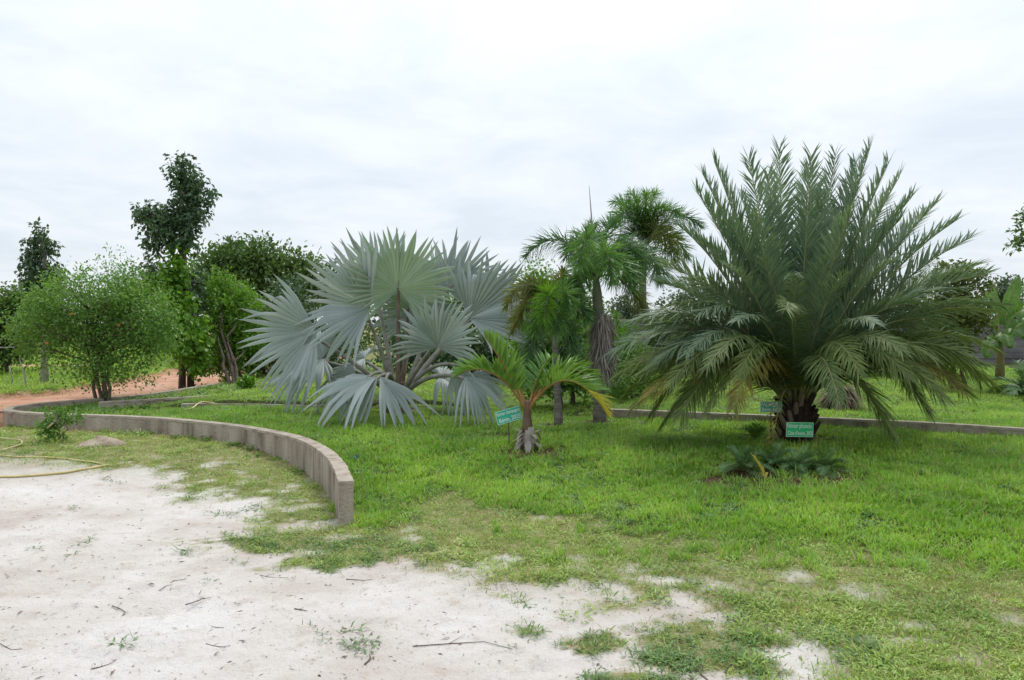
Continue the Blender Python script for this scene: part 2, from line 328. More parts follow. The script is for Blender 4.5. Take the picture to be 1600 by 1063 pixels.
M['pho'] = leaf_mat('date_leaflet', [(0.045, 0.078, 0.048), (0.075, 0.113, 0.07), (0.13, 0.168, 0.112)], rough=0.48, spec=0.3, trans=0.2, patch=0.5, tcol=1.4)
M['pho_low'] = leaf_mat('date_leaflet_old', [(0.06, 0.09, 0.03), (0.10, 0.14, 0.045), (0.17, 0.21, 0.07)], rough=0.5, spec=0.25, trans=0.25, patch=0.45, tcol=1.4)
M['pho_yel'] = leaf_mat('date_leaflet_yellowing', [(0.10, 0.11, 0.03), (0.19, 0.17, 0.045), (0.36, 0.24, 0.05)], rough=0.5, spec=0.3, trans=0.3, patch=0.75, tcol=1.3, patch_scale=3.0)
M['pho_bright'] = leaf_mat('date_leaflet_pale', [(0.09, 0.15, 0.05), (0.15, 0.22, 0.075), (0.24, 0.32, 0.12)], rough=0.48, spec=0.3, trans=0.25, patch=0.4, tcol=1.3)
M['rachis'] = rough_mat('frond_midrib', [(0.13, 0.15, 0.06), (0.22, 0.23, 0.10), (0.3, 0.3, 0.15)], (6, 6, 6), bump=0.1, rough=0.5)
M['fox'] = leaf_mat('foxtail_leaflet', [(0.04, 0.085, 0.03), (0.065, 0.135, 0.04), (0.12, 0.205, 0.055)], rough=0.4, spec=0.45, trans=0.28, patch=0.5)
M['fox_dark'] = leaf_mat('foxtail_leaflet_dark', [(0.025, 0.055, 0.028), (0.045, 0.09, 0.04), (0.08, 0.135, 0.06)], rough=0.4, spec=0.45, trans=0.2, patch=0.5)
M['fox_brown'] = leaf_mat('foxtail_leaflet_bronzed', [(0.05, 0.085, 0.02), (0.10, 0.13, 0.03), (0.20, 0.17, 0.05)], rough=0.5, spec=0.3, trans=0.25, patch=0.55, patch_scale=2.5)
M['fox_bright'] = leaf_mat('foxtail_leaflet_young', [(0.09, 0.20, 0.025), (0.14, 0.30, 0.035), (0.21, 0.40, 0.06)], rough=0.45, spec=0.3, trans=0.35, patch=0.4)
M['cham'] = leaf_mat('champagne_leaflet', [(0.045, 0.12, 0.02), (0.085, 0.185, 0.03), (0.16, 0.27, 0.05)], rough=0.33, spec=0.5, trans=0.35, patch=0.5, back=(0.13, 0.23, 0.055))
M['cham_yel'] = leaf_mat('champagne_leaflet_yellow', [(0.20, 0.24, 0.035), (0.36, 0.33, 0.05), (0.55, 0.36, 0.06)], rough=0.4, spec=0.4, trans=0.35, patch=0.7, patch_scale=4)
M['cham_pet'] = rough_mat('champagne_petiole', [(0.20, 0.10, 0.035), (0.30, 0.16, 0.055), (0.36, 0.23, 0.09)], (9, 9, 9), bump=0.1, rough=0.5)
M['cham_shaft'] = rough_mat('champagne_crownshaft', [(0.085, 0.045, 0.035), (0.13, 0.085, 0.06), (0.17, 0.16, 0.10)], (7, 7, 4), bump=0.2, rough=0.5)
M['fox_shaft'] = rough_mat('foxtail_shaft', [(0.17, 0.18, 0.13), (0.26, 0.26, 0.2), (0.33, 0.33, 0.28)], (7, 7, 5), bump=0.2, rough=0.6)
M['shrub'] = leaf_mat('shrub_leaf', [(0.04, 0.09, 0.02), (0.075, 0.15, 0.03), (0.13, 0.225, 0.05)], rough=0.5, spec=0.3, trans=0.3, patch=0.45, patch_scale=2.0)
M['shrub_bright'] = leaf_mat('shrub_leaf_bright', [(0.055, 0.12, 0.02), (0.10, 0.20, 0.03), (0.17, 0.29, 0.05)], rough=0.5, spec=0.3, trans=0.35, patch=0.45, patch_scale=2.0)
M['vine'] = leaf_mat('vine_leaf', [(0.065, 0.15, 0.015), (0.11, 0.24, 0.025), (0.19, 0.34, 0.045)], rough=0.45, spec=0.35, trans=0.35, patch=0.4, patch_scale=2.0)
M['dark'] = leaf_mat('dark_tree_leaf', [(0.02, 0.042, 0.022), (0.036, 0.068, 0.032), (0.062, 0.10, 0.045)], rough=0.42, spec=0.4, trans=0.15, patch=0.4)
M['mid'] = leaf_mat('mid_tree_leaf', [(0.03, 0.065, 0.02), (0.06, 0.11, 0.03), (0.11, 0.17, 0.045)], rough=0.5, spec=0.3, trans=0.25, patch=0.55)
M['far'] = leaf_mat('far_tree_leaf_hazed', [(0.055, 0.085, 0.055), (0.085, 0.12, 0.075), (0.12, 0.16, 0.10)], rough=0.6, spec=0.2, trans=0.2, patch=0.5)  # distance haze put into the leaf colour: greyer and paler, no real air
M['olive'] = leaf_mat('olive_tree_leaf', [(0.05, 0.08, 0.02), (0.09, 0.12, 0.03), (0.16, 0.165, 0.055)], rough=0.5, spec=0.3, trans=0.25, patch=0.5)
M['banana'] = leaf_mat('banana_leaf', [(0.06, 0.14, 0.02), (0.10, 0.21, 0.03), (0.16, 0.29, 0.055)], rough=0.4, spec=0.4, trans=0.35, patch=0.6)
M['flower'] = rough_mat('orange_petals', [(0.42, 0.10, 0.03), (0.55, 0.18, 0.04)], bump=0)
M['young'] = leaf_mat('young_palm_leaflet', [(0.03, 0.075, 0.025), (0.055, 0.115, 0.04), (0.10, 0.18, 0.065)], rough=0.4, spec=0.45, trans=0.2, patch=0.4)
M['paleyel'] = leaf_mat('pale_yellow_leaflet', [(0.45, 0.38, 0.08), (0.6, 0.5, 0.15), (0.7, 0.62, 0.3)], rough=0.5, spec=0.2, trans=0.2)
M['grass'] = leaf_mat('lawn_blade', [(0.05, 0.12, 0.018), (0.125, 0.23, 0.032), (0.215, 0.325, 0.055), (0.34, 0.395, 0.11)], rough=0.42, spec=0.4, trans=0.35, island=True, patch=0.55, patch_scale=0.9)
M['turf'] = leaf_mat('turf_blade', [(0.085, 0.15, 0.035), (0.15, 0.23, 0.05), (0.24, 0.31, 0.08), (0.36, 0.34, 0.15)], rough=0.5, spec=0.3, trans=0.3, island=True, patch=0.5, patch_scale=1.3)
M['weed'] = leaf_mat('weed_leaf', [(0.05, 0.11, 0.035), (0.085, 0.165, 0.05), (0.13, 0.22, 0.07)], rough=0.5, spec=0.3, trans=0.25, patch=0.4)
M['straw'] = leaf_mat('dry_straw', [(0.22, 0.15, 0.07), (0.38, 0.30, 0.16), (0.52, 0.44, 0.28)], rough=0.7, spec=0.15, trans=0.15, patch=0.2)
M['litter'] = leaf_mat('dry_litter', [(0.09, 0.06, 0.042), (0.20, 0.14, 0.10), (0.36, 0.28, 0.20)], rough=0.8, spec=0.1, trans=0.0, patch=0.15)
M['twig'] = rough_mat('twig_bark', [(0.06, 0.045, 0.035), (0.13, 0.10, 0.08), (0.20, 0.165, 0.135)], (30, 30, 30), bump=0.3)
M['hose'] = rough_mat('yellow_hose', [(0.46, 0.36, 0.13), (0.56, 0.46, 0.2), (0.62, 0.53, 0.28)], (6, 6, 6), bump=0, rough=0.45, spec=0.4)
M['cane'] = rough_mat('pale_cane', [(0.42, 0.33, 0.19), (0.55, 0.45, 0.29), (0.62, 0.53, 0.37)], (9, 9, 9), bump=0.1)
M['rock'] = rough_mat('laterite_rock', [(0.20, 0.14, 0.10), (0.36, 0.29, 0.22), (0.48, 0.41, 0.33)], (9, 9, 9), bump=0.6)
M['sign_g'] = rough_mat('sign_green', [(0.03, 0.54, 0.19), (0.04, 0.60, 0.23)], (4, 4, 4), bump=0, rough=0.4, spec=0.4)
M['sign_t'] = rough_mat('sign_teal', [(0.03, 0.42, 0.29), (0.045, 0.50, 0.36)], (4, 4, 4), bump=0, rough=0.4, spec=0.4)
M['sign_pale'] = rough_mat('sign_faded', [(0.28, 0.42, 0.34), (0.40, 0.52, 0.45)], (9, 9, 9), bump=0, rough=0.5)
M['white'] = rough_mat('sign_white', [(0.74, 0.84, 0.80), (0.8, 0.86, 0.83)], (5, 5, 5), bump=0, rough=0.5)
M['post'] = rough_mat('rusty_stake', [(0.09, 0.06, 0.045), (0.16, 0.12, 0.09)], (20, 20, 20), bump=0.2)
M['wire'] = rough_mat('grey_wire', [(0.2, 0.19, 0.18), (0.3, 0.29, 0.28)], (9, 9, 9), bump=0)
M['blue'] = rough_mat('blue_plastic', [(0.05, 0.13, 0.19), (0.16, 0.27, 0.36)], (30, 30, 30), bump=0.2, rough=0.4)

# ------------------------------------------------------------------ ground sheet
sand_px = [(-260, 700), (-60, 712), (0, 717), (86, 729), (184, 738), (259, 747), (270, 762), (311, 785), (372, 776), (430, 778), (420, 795), (400, 815), (405, 850), (480, 862), (540, 880), (610, 866), (660, 888), (720, 893),
           (760, 915), (850, 945), (900, 925), (950, 945), (1010, 950), (1060, 935), (1130, 962), (1230, 985), (1290, 1010), (1260, 1063), (1250, 1200), (1300, 1500)]
SAND = [flat(a, b) for a, b in sand_px]
SPOLY = SAND + [(0.6, -6), (-20, -6), (-20, 8)]
# worn bare spots in the turf and green patches on the sand: (px, py, rx, ry) in the photo, radius in metres
BARE = [(450, 785, .40, .10), (1240, 890, .26, .09), (1110, 905, .16, .08), (1010, 895, .10, .08), (900, 880, .18, .10), (1430, 960, .25, .06), (1350, 915, .22, .08), (1590, 955, .2, .08), (1420, 985, .4, .05),
        (470, 815, .30, .09), (520, 805, .15, .1), (1500, 1010, .3, .06), (880, 800, .3, .07), (985, 880, .2, .1), (1050, 930, .22, .05), (380, 855, .22, .08)]
BROWN = [(1330, 825, .35, .08), (1500, 850, .16, .07), (820, 703, .42, .15), (1420, 842, .2, .06), (740, 742, .1, .04), (640, 800, .25, .06), (170, 680, .8, .25), (420, 720, .5, .12), (540, 790, .2, .1)]
GREENP = [(440, 838, .38, .13), (1090, 995, .34, .13), (985, 1045, .22, .06), (935, 990, .16, .06), (1150, 1020, .22, .08), (1050, 1000, .14, .06), (520, 862, .35, .09), (1030, 1015, .12, .04), (1180, 985, .2, .08), (820, 968, .06, .03), (575, 845, .35, .14)]
def ellip(x, y, items, soft=0.5):
    r = np.zeros(np.shape(x)); k = 1.0 + 1.5 * (fbm(x, y, 5, 21) - 0.5) + 0.8 * (vnoise(x, y, 22, 23) - 0.5)
    for (a, b, rx, ry) in items:
        cx, cy = flat(a, b, 0.05)
        q = np.hypot((x - cx) / rx, (y - cy) / (ry * 1.9)) * k
        r = np.maximum(r, sm(1.25, 1.25 - soft, q))
    return r
def masks(x, y):
    x = np.asarray(x, float); y = np.asarray(y, float)
    d = seg_dist(x, y, SAND); s = np.where(inside(x, y, SPOLY), -d, d)
    far = sm(0.6, 2.5, -s)
    turf = sm(-0.22, 0.2, s + 0.55 * (fbm(x, y, 3.0, 31) - 0.5) + 0.25 * (fbm(x, y, 11, 41) - 0.5))
    turf = turf * (1 - .8 * sm(.56, .70, fbm(x, y, 5.2, 33) + .16 * np.exp(-np.abs(s) / .3) - .03) * sm(1.1, .3, s) * sm(1.9, .9, x))
    turf = np.maximum(turf * (1 - 0.62 * ellip(x, y, [(a_, b_, c_ * .55, d_ * .6) for a_, b_, c_, d_ in BARE], .95) * (.5 + .9 * fbm(x, y, 9, 25)).clip(0, 1)), ellip(x, y, GREENP))
    g = garden(x, y)
    ins = inside(x, y, GPOLY)
    wob = 0.5 * (fbm(x, y, 1.8, 51) - 0.5)
    lawn = sm(-0.12, 0.22, y - yfront(x) + wob) * np.where(ins, 1, 0)
    lawn = np.maximum(lawn, sm(0.35, 0.1, np.hypot((x + 1.05), (y - 6.3) * 0.7) + wob * 0.4) * np.where(ins, 1, 0) * 0.9)
    bed = sm(5.2, 6.0, -x) * sm(0.0, 1.0, y - 9) * np.where(ins, 1, 0) * (1 - sm(16.5, 18, y) * 0.3)
    back = sm(-0.2, 0.2, y - np.interp(x, [-8, -6.2, -4.8, -3.5, 0], [12.2, 12.8, 14.0, 15.2, 17.5])) * sm(-1.0, -3.0, x) * np.where(ins, 1, 0)
    bare2 = np.clip(np.maximum(back * 0.8, bed * 0.35), 0, 1)
    lawn = lawn * (1 - bare2)
    fieldl = np.where((x < np.interp(y, ROADX[:, 0], ROADX[:, 1])) & (y > 11.5), 1.0, 0.0)
    turf = np.maximum(turf, sm(7.5, 9.5, y))
    brown = ellip(x, y, BROWN)
    pits = [(1205, 742, .85, .26), (1245, 690, .42, .25), (935, 662, .25, .15), (870, 668, .2, .1), (620, 648, .3, .15), (827, 706, .45, .2)]
    soil = np.zeros(np.shape(x)); nzs = 1 + 0.6 * (fbm(x, y, 7, 61) - 0.5)
    for (a, b, rx, ry) in pits:
        cx, cy = flat(a, b, 0.2); q = np.hypot((x - cx) / rx, (y - cy) / (ry * 1.7)) * nzs; soil = np.maximum(soil, sm(1.15, 0.75, q))
    red = sm(0.15, 0.5, 1 - np.abs(y - 11.3) / 1.5 + 0.6 * (fbm(x, y, 2, 71) - 0.5)) * sm(-7.0, -7.5, x)
    red = np.maximum(red, np.where((y > 10.8) & (~ins) & (x < -6) & (fieldl < 0.5), 1.0, 0.0) * (y < 34))
    bank = np.where((x < np.interp(y, ROADX[:, 0], ROADX[:, 1]) + 0.1) & (x > np.interp(y, ROADX[:, 0], ROADX[:, 1]) - 0.2) & (y > 11.8) & (y < 30), 0.85, 0)
    red = np.maximum(red, bank)
    red = np.maximum(red, 0.55 * sm(0.25, 0.0, seg_dist(x, y, WALL_S[:40])) * np.where(ins, 0, 1) * sm(8, 9, y) * (y < 11))
    return dict(s=s, turf=turf, lawn=lawn, red=np.clip(red, 0, 1), soil=soil * ins, brown=brown, ins=ins, field=fieldl, bare2=bare2, bed=bed)
def axis(segs):
    out = [segs[0][0]]
    for a, b, st in segs: out += list(np.arange(a + st, b + st * 0.5, st))
    return np.array(out)
grow = lambda a, b, n, sgn: a + sgn * (np.geomspace(1, 1 + (b), n) - 1)
gx = np.concatenate([(-12 - (np.geomspace(1, 800, 26)[::-1] - 1) - 0.5), axis([(-12, -8, 0.12), (-8, 6, 0.045), (6, 14, 0.14)]), 14.5 + (np.geomspace(1, 800, 26) - 1)])
gy = np.concatenate([[-40, -15, -6, -2, 0, 1], axis([(1.5, 2.8, 0.2), (2.8, 13, 0.045), (13, 20, 0.12)]), 20.5 + (np.geomspace(1, 900, 30) - 1)])
GX, GY = np.meshgrid(gx, gy)
GZ = H(GX.ravel(), GY.ravel()); mk = masks(GX.ravel(), GY.ravel())
# footprints, ruts and soft hummocks in the loose sand
sandy = (1 - mk['turf']) * (1 - mk['red'])
dents = np.zeros(GX.size); fx, fy = GX.ravel(), GY.ravel()
for k in range(380):
    cx, cy = rng.uniform(-5, 2.2), rng.uniform(3, 7.5); a = rng.uniform(0, PI); rx = rng.uniform(0.03, 0.13); ry = rx * rng.uniform(0.35, 0.8); dp = rng.uniform(0.008, 0.024)
    sel = (np.abs(fx - cx) < 0.5) & (np.abs(fy - cy) < 0.5)
    ux = (fx[sel] - cx) * math.cos(a) + (fy[sel] - cy) * math.sin(a); uy = -(fx[sel] - cx) * math.sin(a) + (fy[sel] - cy) * math.cos(a)
    q = (ux / rx) ** 2 + (uy / ry) ** 2; dents[sel] += dp * (-np.exp(-q) + 0.45 * np.exp(-((np.sqrt(q) - 1.5) / 0.4) ** 2))
hx, hy = flat(270, 950)
q = np.hypot((fx - hx) / 0.20, (fy - hy - 0.25 * (fx - hx)) / 0.09); dents += -0.035 * np.exp(-q ** 2) + 0.018 * np.exp(-((fx - hx - .04) / 0.28) ** 2 - ((fy - hy + 0.2) / 0.1) ** 2)
ga, gb = flat(715, 925), flat(860, 1010); gd = seg_dist(fx, fy, [ga, gb]); dents += -0.018 * np.exp(-(gd / .05) ** 2) + 0.008 * np.exp(-((gd - .11) / .05) ** 2)
GZ = GZ + dents * sandy
nxg, nyg = len(gx), len(gy)
idx = np.arange(nxg * nyg).reshape(nyg, nxg)
F = np.stack([idx[:-1, :-1], idx[:-1, 1:], idx[1:, 1:], idx[1:, :-1]], -1).reshape(-1, 4)
gme = mesh_np('ground', np.stack([GX.ravel(), GY.ravel(), GZ], 1), F)
for nm, v in (('turf', mk['turf']), ('lawn', mk['lawn']), ('red', mk['red'] * (1 - mk['field'] * 0.0)), ('soil', np.maximum(mk['soil'], 0))):
    a = gme.attributes.new(nm, 'FLOAT', 'POINT'); a.data.foreach_set('value', np.asarray(v, np.float32))
link('ground', gme, M['ground'], label='white sandy ground rising into a green lawn', kind='structure')

# red earth road behind the kerb wall, and a second track far to its side
def strip(name, left, right, z, label):
    n = len(left); V = []; F = []
    for i in range(n):
        for k in range(9):
            t = k / 8; x = left[i][0] * (1 - t) + right[i][0] * t; y = left[i][1] * (1 - t) + right[i][1] * t; V.append((x, y, Hs(x, y) + z + 0.015 * math.sin(t * PI * 4) * 0.3))
    for i in range(n - 1):
        for k in range(8): F.append((i * 9 + k, i * 9 + k + 1, i * 9 + k + 10, i * 9 + k + 9))
    me = bpy.data.meshes.new(name); me.from_pydata(V, [], F); me.polygons.foreach_set('use_smooth', np.ones(len(F), bool))
    link(name, me, M['road'], label=label, kind='structure')
ys = np.linspace(12.6, 30, 70); WB = WALL[np.argmin(WALL[:, 0]):]
strip('road', [(float(np.interp(y, ROADX[:, 0], ROADX[:, 1])) + 0.16, y) for y in ys], [(float(np.interp(y, WB[:, 1], WB[:, 0])) - 0.12, y) for y in ys], 0.012, 'red earth road running behind the curved concrete wall')
xs = np.linspace(-30, -13.2, 40)
strip('path', [(x, 24.6 + 0.25 * math.sin(x)) for x in xs], [(x, 22.9 + 0.2 * math.sin(x * 1.3)) for x in xs], 0.03, 'red earth track across the far grass field')

# ------------------------------------------------------------------ low walls
def make_wall(name, path, top, thick, bottom, seg, label, seed, core=True, cop=0.03):
    R = np.random.default_rng(seed)
    P = np.array(path); s = np.concatenate([[0], np.cumsum(np.hypot(*np.diff(P, axis=0).T))]); Ltot = s[-1]
    def at(q): return np.array([np.interp(q, s, P[:, 0]), np.interp(q, s, P[:, 1])])
    def nor(q):
        a, b = at(max(q - 0.05, 0)), at(min(q + 0.05, Ltot)); t = (b - a) / np.linalg.norm(b - a); return np.array([-t[1], t[0]])
    root = empty(name, (*at(Ltot / 2), bottom), label, 'wall')
    def sweep(half, z0, z1, q0=0.0, q1=Ltot, st=0.08, jit=0.0):
        qs = np.linspace(q0, q1, max(2, int((q1 - q0) / st) + 1)); mb = MB(); V = []; F = []
        for q in qs:
            p, n = at(q), nor(q); tz = (top(q) if callable(top) else top) + z1; w = half + jit * R.uniform(-1, 1)
            for sg, z in ((-1, z0), (-1, tz), (1, tz), (1, z0)): V.append((p[0] + n[0] * w * sg, p[1] + n[1] * w * sg, z))
        for i in range(len(qs) - 1):
            for k in range(4): F.append((i * 4 + k, i * 4 + (k + 1) % 4, i * 4 + 4 + (k + 1) % 4, i * 4 + 4 + k))
        F += [(3, 2, 1, 0), tuple((len(qs) - 1) * 4 + k for k in range(4))]
        mb.add(V, F); return mb
    sweep(thick / 2 - 0.014, bottom, -cop - 0.01, 0.01, Ltot - 0.01).build('core', M['wall'], root, smooth=False)
    sweep(thick / 2 + 0.003, (top if not callable(top) else 0.3) - cop, 0.0, jit=0.005).build('coping', M['coping'], root, smooth=False)
    q = 0.0
    while q < Ltot - 0.03:
        w = min(seg * R.uniform(0.35, 1.9), Ltot - q)
        if Ltot - q - w < 0.05: w = Ltot - q
        off = R.uniform(-0.005, 0.002)
        mb = sweep(thick / 2 + off, bottom, -cop + 0.004 - 0.006, q + 0.001, q + w - 0.001, st=max(w / 2, 0.05)); mb.build('panel', M['wall'], root, smooth=False)
        q += w
    return root
make_wall('retaining_wall', WALL, WALL_TOP, 0.115, -0.12, 0.15, 'long curved concrete retaining wall with vertical streaks between sand and lawn', 1)
def zshift(pts, d=0): return [(a, b + d) for a, b in pts]
w2 = catmull(TER_L[:4], 0.08)
make_wall('terrace_kerb', w2, 0.345, 0.11, 0.1, 0.35, 'low grey terrace kerb crossing the lawn under the yellow hose', 2)
w3 = catmull([flat(155, 634, 0.30), flat(215, 629.5, 0.31), flat(312, 622, 0.33), flat(358, 618, 0.34), flat(436, 614, 0.36)], 0.08)
make_wall('garden_kerb', w3, 0.36, 0.10, 0.1, 0.4, 'thin half buried kerb behind the shrub with orange flowers', 3)
w4 = catmull(TER_R, 0.1)
make_wall('lawn_kerb', w4, 0.345, 0.10, 0.1, 0.45, 'low concrete kerb across the lawn behind the big date palm', 4)

# grey block boundary wall far behind
bw = empty('block_wall', pt(1250, 560, 25), 'grey concrete block boundary wall far behind the palms', 'wall')
BWD = 25.0; blk = MB(); blk.box((0, 0, 0), 0.445, 0.18, 0.19); blk_me = blk.mesh('block', False); blk_me.materials.append(M['block'])
x0 = pt(925, 500, BWD).x; ncol, nrow = 36, 6
coreb = MB(); coreb.box((x0 + ncol * 0.45 / 2, BWD + 0.02, 0.9), ncol * 0.45 + 0.1, 0.14, 1.44); coreb.build('mortar_core', M['block'], bw, smooth=False)
for r in range(nrow):
    for c in range(ncol):
        o = bpy.data.objects.new('block', blk_me); COL.objects.link(o); o.parent = bw; o.matrix_parent_inverse = Matrix.Translation(-bw.location)
        o.location = (x0 + (c + 0.5 + 0.5 * (r % 2)) * 0.45, BWD + random.uniform(-0.006, 0.006), 0.45 + (r + 0.5) * 0.2)
cap = MB(); cap.box((x0 + ncol * 0.45 / 2, BWD, 1.69), ncol * 0.45 + 0.5, 0.24, 0.07); cap.build('coping', M['coping'], bw, smooth=False)

# ------------------------------------------------------------------ palms: pinnate fronds
def bezier(P0, P1, P2, n):
    t = np.linspace(0, 1, n)[:, None]; P0, P1, P2 = (np.array(p) for p in (P0, P1, P2))
    return (1 - t) ** 2 * P0 + 2 * t * (1 - t) * P1 + t * t * P2
def frond(parent, path, mat, n=60, l0=0.42, w=0.014, start=0.2, vee=0.45, alpha=(1.05, 0.5), droop=0.1, plume=False, rach=0.014, twist=0.0, seed=0, rmat=None, lmin=0.35, fold=0.35, name='frond', rtip=0.2, jit=0.1):
    R = np.random.default_rng(seed); P = np.asarray(path, float); m = len(P)
    mb = MB(); rr = [rach * (1 - (1 - rtip) * i / (m - 1)) * (1.7 if i == 0 else 1) for i in range(m)]
    mb.tube(P, rr, 5); fo = mb.build(name, rmat or M['rachis'], parent)
    s = np.concatenate([[0], np.cumsum(np.linalg.norm(np.diff(P, axis=0), axis=1))]); s /= s[-1]
    per = n * (3 if plume else 2)
    t = np.sort(start + (1 - start) * (np.arange(per) + R.uniform(-0.3, 0.3, per)) / per).clip(start, 0.995)
    C = np.stack([np.interp(t, s, P[:, k]) for k in range(3)], 1)
    C2 = np.stack([np.interp((t + 0.03).clip(0, 1), s, P[:, k]) for k in range(3)], 1); C1 = np.stack([np.interp((t - 0.03).clip(0, 1), s, P[:, k]) for k in range(3)], 1)
    T = nrm(C2 - C1); up = np.array([[0, 0, 1.0]])
    S = np.cross(T, up); bad = np.linalg.norm(S, axis=1) < 0.15
    # sideways of the frond as a whole where the midrib runs straight up
    ov = P[-1] - P[0]; ref = np.cross(nrm(ov[None]), up)[0]
    if np.linalg.norm(ref) < 0.12: ref = np.array([1.0, 0, 0])
    ref = nrm(ref[None]); S = nrm(np.where((np.sum(S * ref, 1) < 0)[:, None], -S, S) * 0.5 + ref * 0.5); S = nrm(S - T * np.sum(S * T, 1, keepdims=True))
    Nn = np.cross(S, T)
    ct, st_ = math.cos(twist), math.sin(twist); S, Nn = S * ct + Nn * st_, Nn * ct - S * st_
    k = (t - start) / (1 - start)
    prof = lmin + (1 - lmin) * np.sin(np.clip(k * 0.93 + 0.14, 0, 1) * PI) ** 0.7
    al = alpha[0] + (alpha[1] - alpha[0]) * k + R.normal(0, jit, per)
    if plume:
        ps = R.uniform(0, 2 * PI, per)
        D = T * np.cos(al)[:, None] + (S * np.cos(ps)[:, None] + Nn * np.sin(ps)[:, None]) * np.sin(al)[:, None]; UN = nrm(T + 0.3 * Nn)
    else:
        sg = np.where(np.arange(per) % 2 == 0, 1.0, -1.0); v = vee + R.normal(0, jit * 1.2, per)
        D = T * np.cos(al)[:, None] + (S * (sg * np.cos(v))[:, None] + Nn * np.sin(v)[:, None]) * np.sin(al)[:, None]; UN = Nn * np.cos(v)[:, None] - S * (sg * np.sin(v))[:, None] + T * 0.15
    V, F = blades(C, D, UN, l0 * prof * R.uniform(0.88, 1.1, per), w * (0.6 + 0.4 * prof), droop * R.uniform(0.5, 1.5, per), fold)
    link('leaflets', mesh_np('leaflets', V, F, False), mat, fo, kind='stuff')
    return fo
# children of fronds keep the palm's world frame
_link = link
def link(name, me, mat=None, parent=None, **kw):
    o = bpy.data.objects.new(name, me); COL.objects.link(o)
    if mat is not None and len(me.materials) == 0: me.materials.append(mat)
    if parent is not None:
        o.parent = parent; root = parent
        while root.parent is not None: root = root.parent
        if parent is root: o.matrix_parent_inverse = Matrix.Translation(-root.location)
    return props(o, **kw)

# --- the big date palm
PB = ground(1243, 688); pd = PB.y
date = empty('date_palm', PB, 'large date palm with a dense ball of stiff feathery grey-green fronds', 'palm')
def trunk_mesh(base, top, r0, r1, n=12, seed=0, lump=0.15):
    R = np.random.default_rng(seed); mb = MB(); m = 10
    mb.tube([base.lerp(top, i / (m - 1)) for i in range(m)], [(r0 + (r1 - r0) * i / (m - 1)) * (1 + lump * R.uniform(-1, 1)) for i in range(m)], n); return mb
ptop = PB + Vector((0, 0, 0.62))
trunk_mesh(PB - Vector((0, 0, 0.1)), ptop, 0.20, 0.15, 14, 3, 0.1).build('trunk', M['boot'], date)
for k in range(44):            # stubs of cut fronds and dark fibre on the stem
    a = k * 2.4; z = 0.02 + 0.52 * k / 44; r = 0.175 - 0.04 * k / 44
    b = PB + Vector((math.cos(a) * r, math.sin(a) * r, z)); d = Vector((math.cos(a) * 0.55, math.sin(a) * 0.55, 0.85)).normalized()
    mb = MB(); Ls = random.uniform(0.10, 0.2); mb.tube([b - d * 0.04, b + d * Ls * 0.6, b + d * Ls], [0.04, 0.03, 0.018], 5); mb.build('leaf_base', M['boot'] if k % 4 else M['dead'], date, smooth=False)
